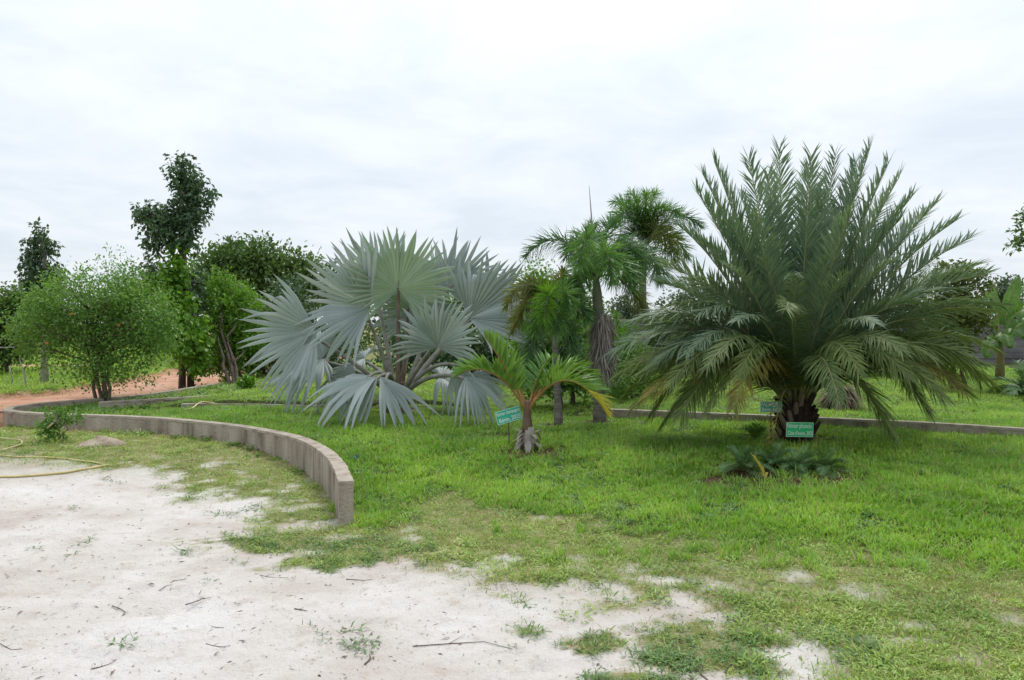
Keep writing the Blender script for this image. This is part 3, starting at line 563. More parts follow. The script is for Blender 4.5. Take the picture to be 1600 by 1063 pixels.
specs = [  # tip px, tip py, depth offset, lift, leaf key
    (1089, 290, -.2, .25, 'pho'), (1127, 248, .1, .2, 'pho'), (1217, 226, .2, .1, 'pho'), (1371, 226, -.1, .15, 'pho'), (1312, 236, .5, .1, 'pho'), (1414, 274, .2, .2, 'pho'), (1429, 320, -.5, .25, 'pho'), (1463, 340, .4, .3, 'pho'), (1510, 368, 0., .4, 'pho'),
    (1050, 348, .3, .35, 'pho'), (1032, 408, -.1, .45, 'pho'), (1015, 452, .4, .5, 'pho'), (966, 545, -.1, .75, 'pho'), (973, 610, .4, .85, 'pho_low'), (1036, 655, -.5, .85, 'pho_low'), (1015, 625, -.9, .8, 'pho_yel'),
    (1548, 434, .1, .55, 'pho'), (1545, 500, -.4, .7, 'pho_low'), (1525, 566, -.7, .8, 'pho_low'), (1486, 615, -.9, .8, 'pho_low'), (1380, 664, -.9, .75, 'pho_low'), (1550, 600, .5, .95, 'pho_low'), (1535, 470, .9, .6, 'pho'),
    (1250, 330, -.6, .2, 'pho'), (1180, 340, -.8, .3, 'pho'), (1330, 330, -.9, .3, 'pho'), (1260, 262, .7, .1, 'pho'), (1160, 300, .8, .2, 'pho'), (1390, 310, .9, .2, 'pho'),
    (1325, 425, -1.4, .35, 'pho'), (1400, 400, -1.0, .4, 'pho'), (1130, 420, -1.1, .45, 'pho'), (1235, 480, -1.7, .75, 'pho_bright'), (1112, 565, -1.5, .85, 'pho_bright'), (1414, 545, -1.5, .8, 'pho_bright'), (1300, 622, -1.6, .95, 'pho_bright'),
    (1085, 480, -.9, .6, 'pho'), (1060, 520, .9, .7, 'pho'), (1440, 470, -.9, .6, 'pho'), (1480, 430, 1.1, .5, 'pho'), (1370, 500, -1.5, .75, 'pho'), (1160, 500, -1.3, .75, 'pho'), (1199, 706, -.65, .55, 'pho_yel'), (1280, 560, 1.6, .9, 'pho'), (1180, 560, 1.6, .9, 'pho'), (1370, 560, 1.4, .9, 'pho'),
    (990, 500, -.4, .65, 'pho'), (1000, 570, .1, .8, 'pho'), (1010, 590, -.6, .85, 'pho_low'), (1060, 600, -1.1, .85, 'pho_low'), (1085, 560, -1.2, .8, 'pho'), (1460, 560, -1.2, .8, 'pho_low'), (1500, 520, .5, .75, 'pho'), (1350, 590, -1.5, .85, 'pho_low'), (1150, 600, -1.4, .9, 'pho_low'), (1240, 430, -1.3, .5, 'pho'), (1290, 400, -1.0, .4, 'pho'), (1190, 420, -1.0, .45, 'pho'),
    (1108, 270, .6, .2, 'pho'), (1105, 318, .1, .3, 'pho'), (1170, 244, -.3, .15, 'pho'), (1262, 240, -.2, .1, 'pho'), (1340, 250, .2, .12, 'pho'), (1392, 254, -.3, .18, 'pho'), (1448, 318, .1, .25, 'pho'), (1488, 358, -.4, .35, 'pho'), (1525, 400, .3, .45, 'pho'), (1062, 430, -.6, .5, 'pho'), (1085, 380, -.5, .4, 'pho'),
    (1005, 490, .2, .6, 'pho'), (975, 520, -.5, .7, 'pho'), (965, 580, .2, .85, 'pho_low'), (980, 635, -.2, .95, 'pho_low'), (1010, 650, .3, .95, 'pho_low'), (1070, 645, -.9, .95, 'pho_low'), (1110, 640, -1.1, .95, 'pho_low'), (1555, 470, -.3, .65, 'pho'), (1552, 540, .2, .8, 'pho_low'), (1545, 585, -.4, .9, 'pho_low'), (1520, 625, .1, .95, 'pho_low'), (1450, 645, -.8, .95, 'pho_low'), (1420, 600, -1.2, .9, 'pho_low'),
    (1030, 560, -.8, .75, 'pho'), (1045, 470, -.9, .55, 'pho'), (1500, 455, -.8, .55, 'pho'), (1480, 500, -1.0, .65, 'pho'),
    (1150, 640, -1.2, .85, 'pho_yel'), (1500, 600, -.6, .85, 'pho_yel'),
    (1100, 610, .9, .9, 'pho_low'), (1440, 620, .9, .9, 'pho_low'), (1290, 300, -.3, .1, 'pho'), (1195, 270, -.2, .1, 'pho'), (1350, 275, .3, .1, 'pho'), (1145, 350, -.5, .3, 'pho'), (1395, 345, -.6, .3, 'pho')]
for k, (tx, ty, dz_, lift, key) in enumerate(specs):
    tx += random.gauss(0, 7); ty += random.gauss(0, 6) if ty > 300 else abs(random.gauss(0, 6)); lift *= random.uniform(.75, 1.2)
    tip = pt(tx, ty, pd + dz_); a = math.atan2(tip.y - PB.y, tip.x - PB.x); rr = 0.13
    b = ptop + Vector((math.cos(a) * rr, math.sin(a) * rr, -0.18 * min(1, lift)))
    c = b.lerp(tip, 0.47) + Vector((0, 0, lift * 0.95 + 0.17))
    short = key == 'pho_yel' and ty > 680; front = dz_ <= -1.0
    frond(date, bezier(b, c, tip, 16), M[key], n=20 if short else 105, l0=0.2 if short else (0.32 if front else 0.46), w=0.006 if short else (0.0068 if front else 0.0105), start=0.10, vee=0.5 if lift < .5 else 0.15, alpha=(1.0, 0.52), droop=0.08 if lift < .5 else 0.28, jit=0.15, lmin=0.47, seed=100 + k, twist=random.uniform(-0.5, 0.5), rach=0.016)

# --- foxtail palms
def foxtail(base, top, crown, tips, label, r=0.072, seed=0, l0=0.33, shaft=0.6, group=None, n=72):
    root = empty('foxtail_palm', base, label, 'palm')
    m = 14; mb = MB(); R = np.random.default_rng(seed)
    mb.tube([base.lerp(top, i / (m - 1)) - Vector((0, 0, 0.08 if i == 0 else 0)) for i in range(m)], [r * (1.35 - 0.35 * min(1, i / 4)) * (1 + 0.03 * (i % 2)) for i in range(m)], 10); mb.build('trunk', M['palm_trunk'], root)
    mb = MB(); mb.tube([top, top.lerp(crown, 0.4), top.lerp(crown, 0.8), crown + (crown - top) * 0.1], [r * 1.0, r * 0.95, r * 0.6, r * 0.25], 10); mb.build('crownshaft', M['fox_shaft'], root)
    for k, (tip, lift, key) in enumerate(tips):
        b = top.lerp(crown, 0.75); c = b.lerp(tip, 0.45) + Vector((0, 0, lift))
        frond(root, bezier(b, c, tip, 14), M[key], n=n, l0=l0, w=0.0098, start=0.2, alpha=(1.15, 0.85), droop=0.2, plume=True, rach=0.02, seed=seed * 50 + k, rmat=M['fox_shaft'], lmin=0.5, jit=0.18)
    return root
FB = ground(937, 660); fd = FB.y
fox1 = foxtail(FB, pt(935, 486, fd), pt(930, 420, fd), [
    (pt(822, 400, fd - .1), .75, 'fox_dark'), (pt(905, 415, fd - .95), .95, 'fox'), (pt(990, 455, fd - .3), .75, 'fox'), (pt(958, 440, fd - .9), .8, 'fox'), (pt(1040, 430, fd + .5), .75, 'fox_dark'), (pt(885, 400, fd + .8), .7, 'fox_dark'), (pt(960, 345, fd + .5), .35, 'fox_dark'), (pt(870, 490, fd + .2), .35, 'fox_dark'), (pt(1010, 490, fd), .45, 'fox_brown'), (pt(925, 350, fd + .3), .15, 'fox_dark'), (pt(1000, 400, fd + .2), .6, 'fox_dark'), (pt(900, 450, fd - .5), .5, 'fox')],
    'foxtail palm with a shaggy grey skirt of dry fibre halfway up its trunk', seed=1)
mb = MB(); mb.tube([pt(928, 420, fd), pt(925, 350, fd), pt(920.5, 290, fd)], [0.02, 0.012, 0.003], 5); mb.build('spear_leaf', M['fox_shaft'], fox1)
n = 900; R = np.random.default_rng(5); u = R.uniform(0, 1, n); a = R.uniform(0, 2 * PI, n); rad = 0.09 + 0.03 * R.uniform(0, 1, n)
tz = pt(940, 500, fd).z; bz = pt(940, 592, fd).z; cxx = pt(941, 540, fd).x
P = np.stack([cxx + np.cos(a) * rad, fd + np.sin(a) * rad, bz + 0.12 + (tz - bz - 0.02) * u], 1); fl = 0.12 + 0.55 * (1 - u) * u * 2 + 0.25 * u
D = np.stack([np.cos(a) * fl, np.sin(a) * fl, -np.ones(n) + R.normal(0, 0.2, n)], 1) + R.normal(0, 0.18, (n, 3))
V, F = blades(P, D, np.stack([np.cos(a), np.sin(a), np.full(n, 0.3)], 1), R.uniform(0.12, 0.3, n), R.uniform(0.005, 0.012, n), 0.15, 0.4)
link('dry_skirt', mesh_np('dry_skirt', V, F, False), M['dead_grey'], fox1, kind='stuff')
fd2 = 15.2
FB2 = Vector((pt(1006, 480, fd2).x, fd2, Hs(pt(1006, 480, fd2).x, fd2)))
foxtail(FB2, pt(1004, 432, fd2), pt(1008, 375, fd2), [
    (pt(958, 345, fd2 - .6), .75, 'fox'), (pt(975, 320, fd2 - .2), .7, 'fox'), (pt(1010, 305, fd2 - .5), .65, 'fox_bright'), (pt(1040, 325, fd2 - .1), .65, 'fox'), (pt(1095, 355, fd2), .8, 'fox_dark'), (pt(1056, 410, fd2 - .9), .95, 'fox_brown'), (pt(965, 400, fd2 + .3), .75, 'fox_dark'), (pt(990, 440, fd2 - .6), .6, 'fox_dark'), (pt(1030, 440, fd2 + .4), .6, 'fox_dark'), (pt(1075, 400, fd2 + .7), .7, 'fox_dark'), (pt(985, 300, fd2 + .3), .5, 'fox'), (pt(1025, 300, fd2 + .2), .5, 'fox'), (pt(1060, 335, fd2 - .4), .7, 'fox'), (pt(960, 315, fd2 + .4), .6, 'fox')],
    'tallest foxtail palm rising behind the other foxtail palms with upright bushy fronds', seed=2, l0=0.42, n=80)
FB3 = ground(873, 664); fd3 = FB3.y + 0.0
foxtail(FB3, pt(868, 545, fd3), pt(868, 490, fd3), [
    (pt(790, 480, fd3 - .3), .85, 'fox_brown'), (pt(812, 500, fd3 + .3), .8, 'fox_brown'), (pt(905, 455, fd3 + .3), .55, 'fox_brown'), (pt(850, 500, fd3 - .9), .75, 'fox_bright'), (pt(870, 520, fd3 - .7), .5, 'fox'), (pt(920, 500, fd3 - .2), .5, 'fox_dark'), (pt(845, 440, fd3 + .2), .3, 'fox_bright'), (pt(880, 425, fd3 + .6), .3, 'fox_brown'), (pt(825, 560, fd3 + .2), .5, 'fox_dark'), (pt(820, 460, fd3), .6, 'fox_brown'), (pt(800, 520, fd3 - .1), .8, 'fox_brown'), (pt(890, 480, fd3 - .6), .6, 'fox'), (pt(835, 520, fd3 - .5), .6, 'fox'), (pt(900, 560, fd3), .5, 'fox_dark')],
    'small bronzed foxtail palm with drooping brownish fronds beside the silver fan palm', r=0.05, seed=3, l0=0.28, n=64)
fd4 = 14.6; b4 = Vector((pt(968, 560, fd4).x, fd4, Hs(pt(968, 560, fd4).x, fd4)))
foxtail(b4, pt(967, 570, fd4), pt(966, 545, fd4), [(pt(962, 490, fd4 - .3), .3, 'fox_bright'), (pt(985, 505, fd4), .3, 'fox_bright'), (pt(945, 510, fd4), .3, 'fox_bright'), (pt(970, 540, fd4 - .8), .6, 'fox_bright'), (pt(1000, 540, fd4 - .2), .4, 'fox'), (pt(935, 545, fd4), .45, 'fox')],
    'young bright lime green foxtail palm half hidden behind the fibre skirted trunk', r=0.05, seed=4, l0=0.26, n=50)

# --- champagne palm in front
CB = ground(826, 701); cd = CB.y
cham = empty('champagne_palm', CB, 'small champagne palm with orange petioles and a swollen pale grey base', 'palm')
ctop = pt(824, 640, cd)
mb = MB(); mb.tube([CB - Vector((0, 0, 0.05)), CB + Vector((0, 0, 0.08)), CB + Vector((0, 0, 0.16)), CB + Vector((-0.005, 0, 0.24))], [0.095, 0.085, 0.07, 0.058], 12); mb.build('swollen_base', M['dead_grey'], cham)
mb = MB(); mb.tube([pt(825, 680, cd), pt(824, 666, cd), pt(823.5, 650, cd), pt(824, 638, cd), pt(824, 625, cd)], [0.062, 0.06, 0.05, 0.042, 0.02], 10); mb.build('crownshaft', M['cham_shaft'], cham)
R = np.random.default_rng(8)
for k in range(26):
    a = R.uniform(0, 2 * PI); z = R.uniform(0.02, 0.24); r = 0.095 - z * 0.15; b = CB + Vector((math.cos(a) * r, math.sin(a) * r, z)); dn = Vector((math.cos(a) * 0.6, math.sin(a) * 0.6, R.uniform(-1.0, 0.55)))
    V, F = blades([b], [dn], [(math.cos(a), math.sin(a), 0.4)], R.uniform(0.09, 0.2), R.uniform(0.018, 0.04), 0.3, 0.5); link('dry_sheath', mesh_np('dry_sheath', V, F, False), M['dead_grey'], cham)
cs = [((757, 526), -.05, .10, 'cham', .46, .95, 0.0), ((714, 588), -.3, .45, 'cham', .40, .85, 0.1), ((948, 648), -.4, .70, 'cham', .38, .75, 0.0), ((932, 600), .15, .58, 'cham', .38, .8, 0.0), ((865, 560), .4, .3, 'cham', .34, .7, 0.0), ((780, 585), .5, .45, 'cham', .30, .7, 0.0), ((885, 600), .6, .45, 'cham', .30, .7, 0.0)]
for k, ((tx, ty), dz_, lift, key, l0, vee, tw) in enumerate(cs):
    tip = pt(tx, ty, cd + dz_); c = ctop.lerp(tip, 0.5) + Vector((0, 0, lift)); path = bezier(ctop - Vector((0, 0, 0.03)), c, tip, 14)
    fo = frond(cham, path, M[key], n=42 if k < 4 else 30, l0=l0 * 0.82, w=0.0125, start=0.27, vee=vee, alpha=(1.0, 0.6), droop=0.16, rach=0.017, seed=300 + k, rmat=M['cham_pet'], twist=tw, fold=0.4, jit=0.10)
    if k == 2:
        ch = [c_ for c_ in fo.children][0]; me = ch.data; me.materials.append(M['cham_yel']); nf = len(me.polygons)
        for p_ in me.polygons:
            if p_.index > nf * 0.62: p_.material_index = 1

# --- silver fan palm
def fan(parent, hub, ax, nor, R0, spread, nseg, fold, split=0.50, droop=0.05, seed=0, mat='bis', curl=0.0, short=0.72, gap=0.0):
    R = np.random.default_rng(seed); ax = np.array(ax, float); ax /= np.linalg.norm(ax); nor = np.array(nor, float); nor -= ax * nor.dot(ax); nor /= np.linalg.norm(nor); bb = np.cross(nor, ax); hub = np.array(hub)
    nseg = max(7, int(nseg * .76)); ck, sk = math.cos(fold), math.sin(fold); S_ = [0.02, 0.3 * split, 0.6 * split, 0.85 * split] + [split + (1 - split) * q for q in (0, .35, .62, .84, 1.0)]
    V = []; F = []; AL = []; dphi = 2 * spread / nseg; g = np.array([0, 0, -1.0]); wave = R.uniform(0, 6.28)
    def dirv(ph):
        lift = 0.07 * math.sin(ph * 5 + wave)
        d = math.cos(ph) * ax + math.sin(ph) * ck * bb + abs(math.sin(ph)) * sk * nor + lift * nor; return d / np.linalg.norm(d)
    for i in range(nseg):
        ph = -spread + dphi * (i + 0.5); jit = R.normal(0, 0.06); jd = R.uniform(0.3, 1.6) * droop; Lr = R0 * (short + (1 - short) * (0.5 + 0.5 * math.cos(ph))) * R.uniform(0.88, 1.06); jn = R.normal(0, 0.075)
        brk = R.random() < (0.10 if split > .4 else 0.25)
        b = len(V)
        for q, s in enumerate(S_):
            if s <= split: wa = dphi / 2; el, er, mid = dirv(ph - wa), dirv(ph + wa), dirv(ph); rise = 0.0
            else:
                k = (s - split) / (1 - split); wa = dphi / 2 * (1 - k ** 1.7) * (split / s) ** .8; php = ph + jit * k; el, er, mid = dirv(php - wa), dirv(php + wa), dirv(php)
            L = Lr * s; hgt = min(s, split) * R0 * dphi * 0.7 * (1 if s <= split else max(0, 1 - (s - split) / (1 - split)))
            nn = np.cross(er - el, mid); ln = np.linalg.norm(nn); nn = nn / ln if ln > 1e-6 else nor
            kk = max(0, (s - split) / (1 - split)); off = g * R0 * (droop * s * s + jd * kk * kk * 0.8 + (0.35 * kk * kk if brk else 0)) + nor * R0 * (jn * kk + curl * s * s)
            AL += [s] * 3
            V += [hub + el * L + off, hub + mid * L + off - nn * hgt, hub + er * L + off]
        for q in range(len(S_) - 1):
            a = b + q * 3; F += [(a, a + 1, a + 4, a + 3), (a + 1, a + 2, a + 5, a + 4)]
    me = mesh_np('leaf', np.array(V), np.array(F), False); a_ = me.attributes.new('along', 'FLOAT', 'POINT'); a_.data.foreach_set('value', np.array(AL, np.float32)); return link('leaf', me, M[mat], parent)
BB = ground(622, 646); bd = BB.y; crown_b = BB + Vector((0, 0, 0.38))
bis = empty('fan_palm', BB, 'big silver blue fan palm with huge round pleated leaves', 'palm')
trunk_mesh(BB - Vector((0, 0, 0.1)), BB + Vector((0, 0, 0.45)), 0.2, 0.13, 12, 5, 0.12).build('trunk', M['bis_pet_br'], bis)
R = np.random.default_rng(9)
for k in range(20):
    a = R.uniform(0, 2 * PI); z = R.uniform(0.0, 0.2); b = BB + Vector((math.cos(a) * 0.19, math.sin(a) * 0.19, z))
    V, F = blades([b], [(math.cos(a), math.sin(a), R.uniform(-0.4, 0.7))], [(0, 0, 1)], R.uniform(0.12, 0.3), R.uniform(0.012, 0.04), 0.3, 0.5); link('dry_sheath', mesh_np('dry_sheath', V, F, False), M['dead_grey'], bis)
def sd(deg, depth=0.0):   # direction in the picture plane (0 = right, 90 = up) with a depth component
    a = math.radians(deg); return (math.cos(a), depth, math.sin(a))
sc_ = bd / FPX
leafs = [ # hub px,py, depth off, axis deg, axis depth, normal, R px, spread deg, nseg, fold, droop, mat, petiole mat, mid-lift
    (622, 452, -.3, 88, .15, (0.20, -1, .2), 106, 140, 50, .30, .02, 'bis_green', 'bis_pet_br', 0),
    (579, 481, -.45, 170, .1, (.30, -1, .15), 122, 92, 36, .40, .03, 'bis', 'bis_pet', .1),
    (590, 450, .5, 122, .3, (.2, -1, .3), 112, 85, 34, .25, .02, 'bis', 'bis_pet', .1),
    (494, 517, -.35, 200, -.1, (.30, -.9, .45), 120, 82, 32, .30, .05, 'bis', 'bis_pet', .05),
    (588, 590, -1.10, 186, -.35, (.1, -.25, 1), 108, 62, 22, -.1, .20, 'bis', 'bis_pet', .35),
    (594, 588, -1.05, -52, -.35, (.75, -.65, .5), 98, 42, 15, .1, .10, 'bis', 'bis_pet', .35),
    (590, 590, -1.12, 236, -.4, (-.3, -.8, .5), 78, 30, 9, .1, .15, 'bis', 'bis_pet', .35),
    (684, 543, -.85, 84, -.1, (.1, -1, .35), 86, 108, 36, .45, .04, 'bis', 'bis_pet', .1),
    (733, 498, .05, 28, .15, (-.40, -1, .15), 122, 86, 34, .40, .03, 'bis', 'bis_pet', .1),
    (700, 455, .55, 68, .25, (-.2, -1, .3), 108, 112, 44, .25, .03, 'bis', 'bis_pet', .1),
    (716, 560, -.3, -75, -.05, (-.6, -.8, .2), 92, 40, 15, .2, .10, 'bis', 'bis_pet', .3),
    (728, 588, -.5, -38, -.2, (.2, -.5, .8), 80, 78, 24, .15, .28, 'bis', 'bis_pet', .3),
    (505, 560, .35, 195, .15, (.2, -.6, .7), 104, 125, 44, .25, .14, 'bis', 'bis_pet', .15),
    (752, 478, .5, 28, .2, (-.4, -.9, .4), 108, 115, 42, .3, .05, 'bis', 'bis_pet', .15),
    (650, 500, .9, 95, .5, (0, -1, .5), 95, 130, 42, .3, .05, 'bis', 'bis_pet', .1),
    (690, 590, .6, -10, .4, (0, -.4, .9), 88, 125, 40, .2, .30, 'bis', 'bis_pet', .2),
    (570, 560, .8, 200, .5, (0, -.5, .9), 80, 125, 40, .2, .28, 'bis', 'bis_pet', .2),
    (555, 585, -.2, 215, -.1, (.2, -.5, .8), 80, 110, 36, .2, .35, 'bis', 'bis_pet', .2),
    (640, 480, .3, 100, .3, (.1, -1, .2), 60, 130, 36, .6, .02, 'bis_green', 'bis_pet_br', 0)]
for k, (hx_, hy_, do, adeg, adep, nor, Rp, spr, ns, fo_, dr, mt, pm, lf) in enumerate(leafs):
    hub = pt(hx_, hy_, bd + do); lo = fan(bis, hub, sd(adeg, adep), nor, Rp * sc_, math.radians(spr), ns, fo_, droop=dr, seed=400 + k, mat=mt, split=0.48 if dr > .15 or ns < 20 else 0.56)
    d0 = (hub - crown_b); b0 = crown_b + Vector((d0.x, d0.y, 0)).normalized() * 0.10 - Vector((0, 0, 0.1)); c0 = b0.lerp(hub, 0.5) + Vector((0, 0, lf))
    mb = MB(); mb.tube(bezier(b0, c0, hub + Vector(sd(adeg, adep)) * 0.12, 12), list(np.linspace(0.042, 0.018, 12)), 7); mb.build('petiole', M[pm], lo)

# a second, smaller silver fan palm in the gap behind
d5 = 15.0; b5 = Vector((pt(905, 600, d5).x, d5, Hs(pt(905, 600, d5).x, d5)))
bis2 = empty('fan_palm', b5, 'small silver fan palm in the shade behind the foxtail trunks', 'palm')
trunk_mesh(b5, b5 + Vector((0, 0, 0.3)), 0.14, 0.1, 10, 6).build('trunk', M['bis_pet_br'], bis2)
for k, (hx_, hy_, do, adeg, adep, spr, Rp) in enumerate([(880, 585, -.2, 165, -.2, 120, 55), (925, 580, -.1, 20, -.2, 120, 55), (900, 560, .1, 85, .2, 130, 55), (905, 590, -.5, -80, -.6, 110, 45), (850, 590, .3, 170, .2, 110, 50)]):
    hub = pt(hx_, hy_, d5 + do); lo = fan(bis2, hub, sd(adeg, adep), (0, -.7, .6), Rp * d5 / FPX, math.radians(spr), 30, .3, droop=.2, seed=450 + k)
    mb = MB(); mb.tube([b5 + Vector((0, 0, .28)), b5.lerp(hub, .5) + Vector((0, 0, .25)), hub], [.02, .016, .012], 5); mb.build('petiole', M['bis_pet'], lo)

# --- young feathery palms in the dug bed, and others
def clump(name, base, n, L, label, mat, cat='palm', seed=0, l0=0.10, w=0.0024, el=(0.2, 1.25), nl=46, group=None, sag=0.75, rach=0.004):
    root = empty(name, base, label, cat, group); R = np.random.default_rng(seed)
    for k in range(n):
        a = 2 * PI * k / n + R.uniform(-.3, .3); e = R.uniform(*el); Lk = L * R.uniform(0.75, 1.1)
        d = Vector((math.cos(a) * math.cos(e), math.sin(a) * math.cos(e), math.sin(e))); tip = base + d * Lk + Vector((0, 0, -Lk * sag * math.cos(e)))
        c = base + d * Lk * 0.55
        frond(root, bezier(base + Vector((0, 0, 0.02)), c, tip, 9), mat, n=nl, l0=l0, w=w, start=0.12, vee=0.35, alpha=(1.1, 0.6), droop=0.2, rach=rach, seed=seed * 30 + k, fold=0.25)
    return root
clump('young_palm', ground(1160, 738), 22, 0.4, 'young feathery palm in the dug bed, left of the pale yellow leaf', M['young'], seed=61)
clump('young_palm', ground(1208, 730), 18, 0.38, 'young feathery palm in the dug bed straight behind the pale yellow leaf', M['young'], seed=62)
clump('young_palm', ground(1290, 738), 20, 0.4, 'young dark feathery palm at the far end of the dug bed near the phoenix sign', M['young'], seed=63)
clump('young_palm', ground(1248, 736), 20, 0.36, 'young feathery palm in the dug bed between the yellow leaf and the phoenix sign', M['young'], seed=68)
clump('young_palm', ground(1180, 690), 7, 0.32, 'small pale green palm seedling in grass beside the date palm stem', M['fox_bright'], seed=64, nl=14, el=(0.7, 1.4), l0=0.14, w=0.007)
yb = ground(1192, 752)
yl = empty('yellow_leaf', yb, 'pale yellow stiff leaf standing upright in the dug bed', 'leaf')
frond(yl, [yb + Vector(p) for p in ((0.03, 0, -0.02), (0.01, 0, 0.06), (-0.05, 0, 0.17), (-0.11, 0, 0.25))], M['paleyel'], n=11, l0=0.10, w=0.016, start=0.1, vee=0.1, alpha=(0.9, 0.7), rach=0.006, seed=66, name='midrib', rmat=M['paleyel'])
d6 = 14.0; b6 = Vector((pt(1612, 600, d6).x, d6, Hs(pt(1612, 600, d6).x, d6)))
clump('blue_palm', b6, 18, 0.95, 'dark blue green spiky palm at the edge of the lawn beside the banana plants', M['young'], seed=67, l0=0.3, w=0.012, nl=30, el=(0.3, 1.3), rach=0.009)
# dry palm stump behind the date palm
db = ground(1312, 640); st = empty('dry_stump', db, 'brown stump of dry drooping leaves on the lawn behind the date palm', 'stump')
mb = trunk_mesh(db - Vector((0, 0, .05)), db + Vector((0, 0, .33)), .2, .14, 10, 9); mb.build('stem', M['boot'], st)
n = 420; R = np.random.default_rng(10); a = R.uniform(0, 2 * PI, n); u = R.uniform(0, 1, n); rr = 0.14 + 0.06 * (1 - u)
P = np.stack([db.x + np.cos(a) * rr, db.y + np.sin(a) * rr, db.z + 0.05 + 0.33 * u], 1); D = np.stack([np.cos(a), np.sin(a), R.uniform(-1.2, 0.5, n)], 1)
V, F = blades(P, D, np.stack([np.cos(a), np.sin(a), np.ones(n)], 1), R.uniform(0.12, 0.34, n), R.uniform(.006, .012, n), .4, .3); link('dry_leaves', mesh_np('dry_leaves', V, F, False), M['dead'], st, kind='stuff')

# ------------------------------------------------------------------ broadleaf trees and shrubs
def crown_np(cl, n, L, W, seed, twig=9, spread=0.16, droop=0.0, fill=0.55):
    """cl: ellipsoids (centre, rx, ry, rz). Leaves sit on twigs scattered through the ellipsoids, thicker towards the outside."""
    R = np.random.default_rng(seed); vol = np.array([(a * b * c) ** (2 / 3) for _, a, b, c in cl]); pr = vol / vol.sum(); nt_ = max(1, n // twig)
    ci = R.choice(len(cl), nt_, p=pr); C = np.array([tuple(c[0]) for c in cl])[ci]; Rd = np.array([c[1:] for c in cl])[ci]
    d = nrm(R.normal(0, 1, (nt_, 3))); rad = R.uniform(0, 1, nt_) ** fill; rad *= 1 + 0.22 * (R.uniform(0, 1, nt_) ** 3)
    tp = C + d * Rd * rad[:, None]; out = nrm(d * 1.0 + np.array([[0, 0, 0.35 - droop]]) + R.normal(0, .45, (nt_, 3)))
    T = np.repeat(tp, twig, 0); O = np.repeat(out, twig, 0); m = len(T)
    al = np.tile(np.linspace(0, 1, twig), nt_)[:, None]
    P = T + O * (al * spread) + R.normal(0, spread * 0.28, (m, 3)); D = nrm(O * 0.5 + R.normal(0, .7, (m, 3)) + np.array([[0, 0, -droop]]))
    Nn = nrm(np.array([[0, 0, 1.0]]) + R.normal(0, .55, (m, 3)))
    return kites(P, D, Nn, L * R.uniform(.65, 1.25, m), W * R.uniform(.7, 1.2, m))
def cl_px(items, d):
    s = d / FPX; out = []
    for it in items:
        px, py, rx, ry = it[:4]; off = it[4] if len(it) > 4 else 0.0; out.append((pt(px, py, d + off), rx * s, max(rx, ry) * s * 0.9, ry * s))
    return out
def tree(name, base, cl, n, L, W, mat, label, cat='tree', bark='bark', stems=None, tr=0.07, seed=0, group=None, limb=True, **kw):
    root = empty(name, base, label, cat, group); R = random.Random(seed); mb = MB()
    tops = [c[0] for c in cl]; hi = max(tops, key=lambda p: p.z)
    for (bx, topf) in (stems or [(0.0, 0.9)]):
        b = base + Vector((bx, 0, -0.1)); t = Vector((base.x + bx * 2, base.y, base.z)).lerp(hi, topf)
        path = [b.lerp(t, i / 7) + Vector((R.uniform(-.03, .03), R.uniform(-.03, .03), 0)) * (i > 0) for i in range(8)]
        mb.tube(path, list(np.linspace(tr, tr * 0.3, 8)), 8)
    if limb:
        ax0 = base + Vector((0, 0, (hi.z - base.z) * 0.25))
        for c in cl:
            t0 = ax0.lerp(hi, max(0, min(.9, (c[0].z - ax0.z) / max(.1, hi.z - ax0.z) - .25)))
            mb.tube([t0, t0.lerp(c[0], .5) + Vector((R.uniform(-.08, .08), R.uniform(-.08, .08), .05)), c[0] + Vector((0, 0, c[3] * .4))], [tr * .45, tr * .3, tr * .1], 5)
    mb.build('trunk', M[bark], root)
    V, F = crown_np(cl, n, L, W, seed, **kw); link('crown', mesh_np('crown', V, F, False), M[mat], root)
    return root
# tall leafy tree with a vine
tb = ground(284, 611); td = tb.y
tree('tall_tree', tb, cl_px([(284, 268, 17, 19), (298, 282, 12, 12), (290, 302, 20, 20, .1), (316, 300, 14, 12, -.1), (308, 320, 14, 14), (300, 340, 16, 20), (272, 335, 22, 16), (240, 336, 22, 12, .2), (226, 330, 10, 6), (250, 360, 25, 16), (272, 372, 20, 18), (238, 385, 10, 8), (292, 372, 12, 16), (236, 425, 16, 20, .2), (228, 452, 14, 16), (302, 455, 10, 36, .3), (300, 530, 11, 44, .3)], td), 6800, 0.115, 0.036, 'dark',
     'tall slender dark tree with two stems draped in a bright vine', stems=[(0, .62), (0.2, .93)], tr=0.085, seed=1, droop=0.6, twig=8, spread=0.17, fill=0.75)
vine = empty('climbing_vine', tb + Vector((.1, -.1, 0)), 'bright green vine climbing the stems of the tall slender tree', 'vine')
V, F = crown_np(cl_px([(275, 428, 18, 22), (264, 452, 16, 24), (282, 480, 16, 34, -.15), (272, 515, 18, 28, -.2), (286, 535, 16, 24, -.2), (314, 565, 9, 24), (278, 405, 10, 12), (312, 530, 9, 36)], td - .25), 2300, 0.13, 0.055, 2, droop=.6, twig=6, spread=.18)
link('foliage', mesh_np('foliage', V, F, False), M['vine'], vine)
mb = MB()
for k in range(5): mb.tube([tb + Vector((.03 + .05 * k, -.12, 0)), pt(284 + 3 * k, 540, td - .2), pt(272 + 7 * k, 470, td - .2), pt(270 + 6 * k, 410, td - .15)], [.014, .012, .01, .006], 5)
mb.build('stems', M['bark'], vine)
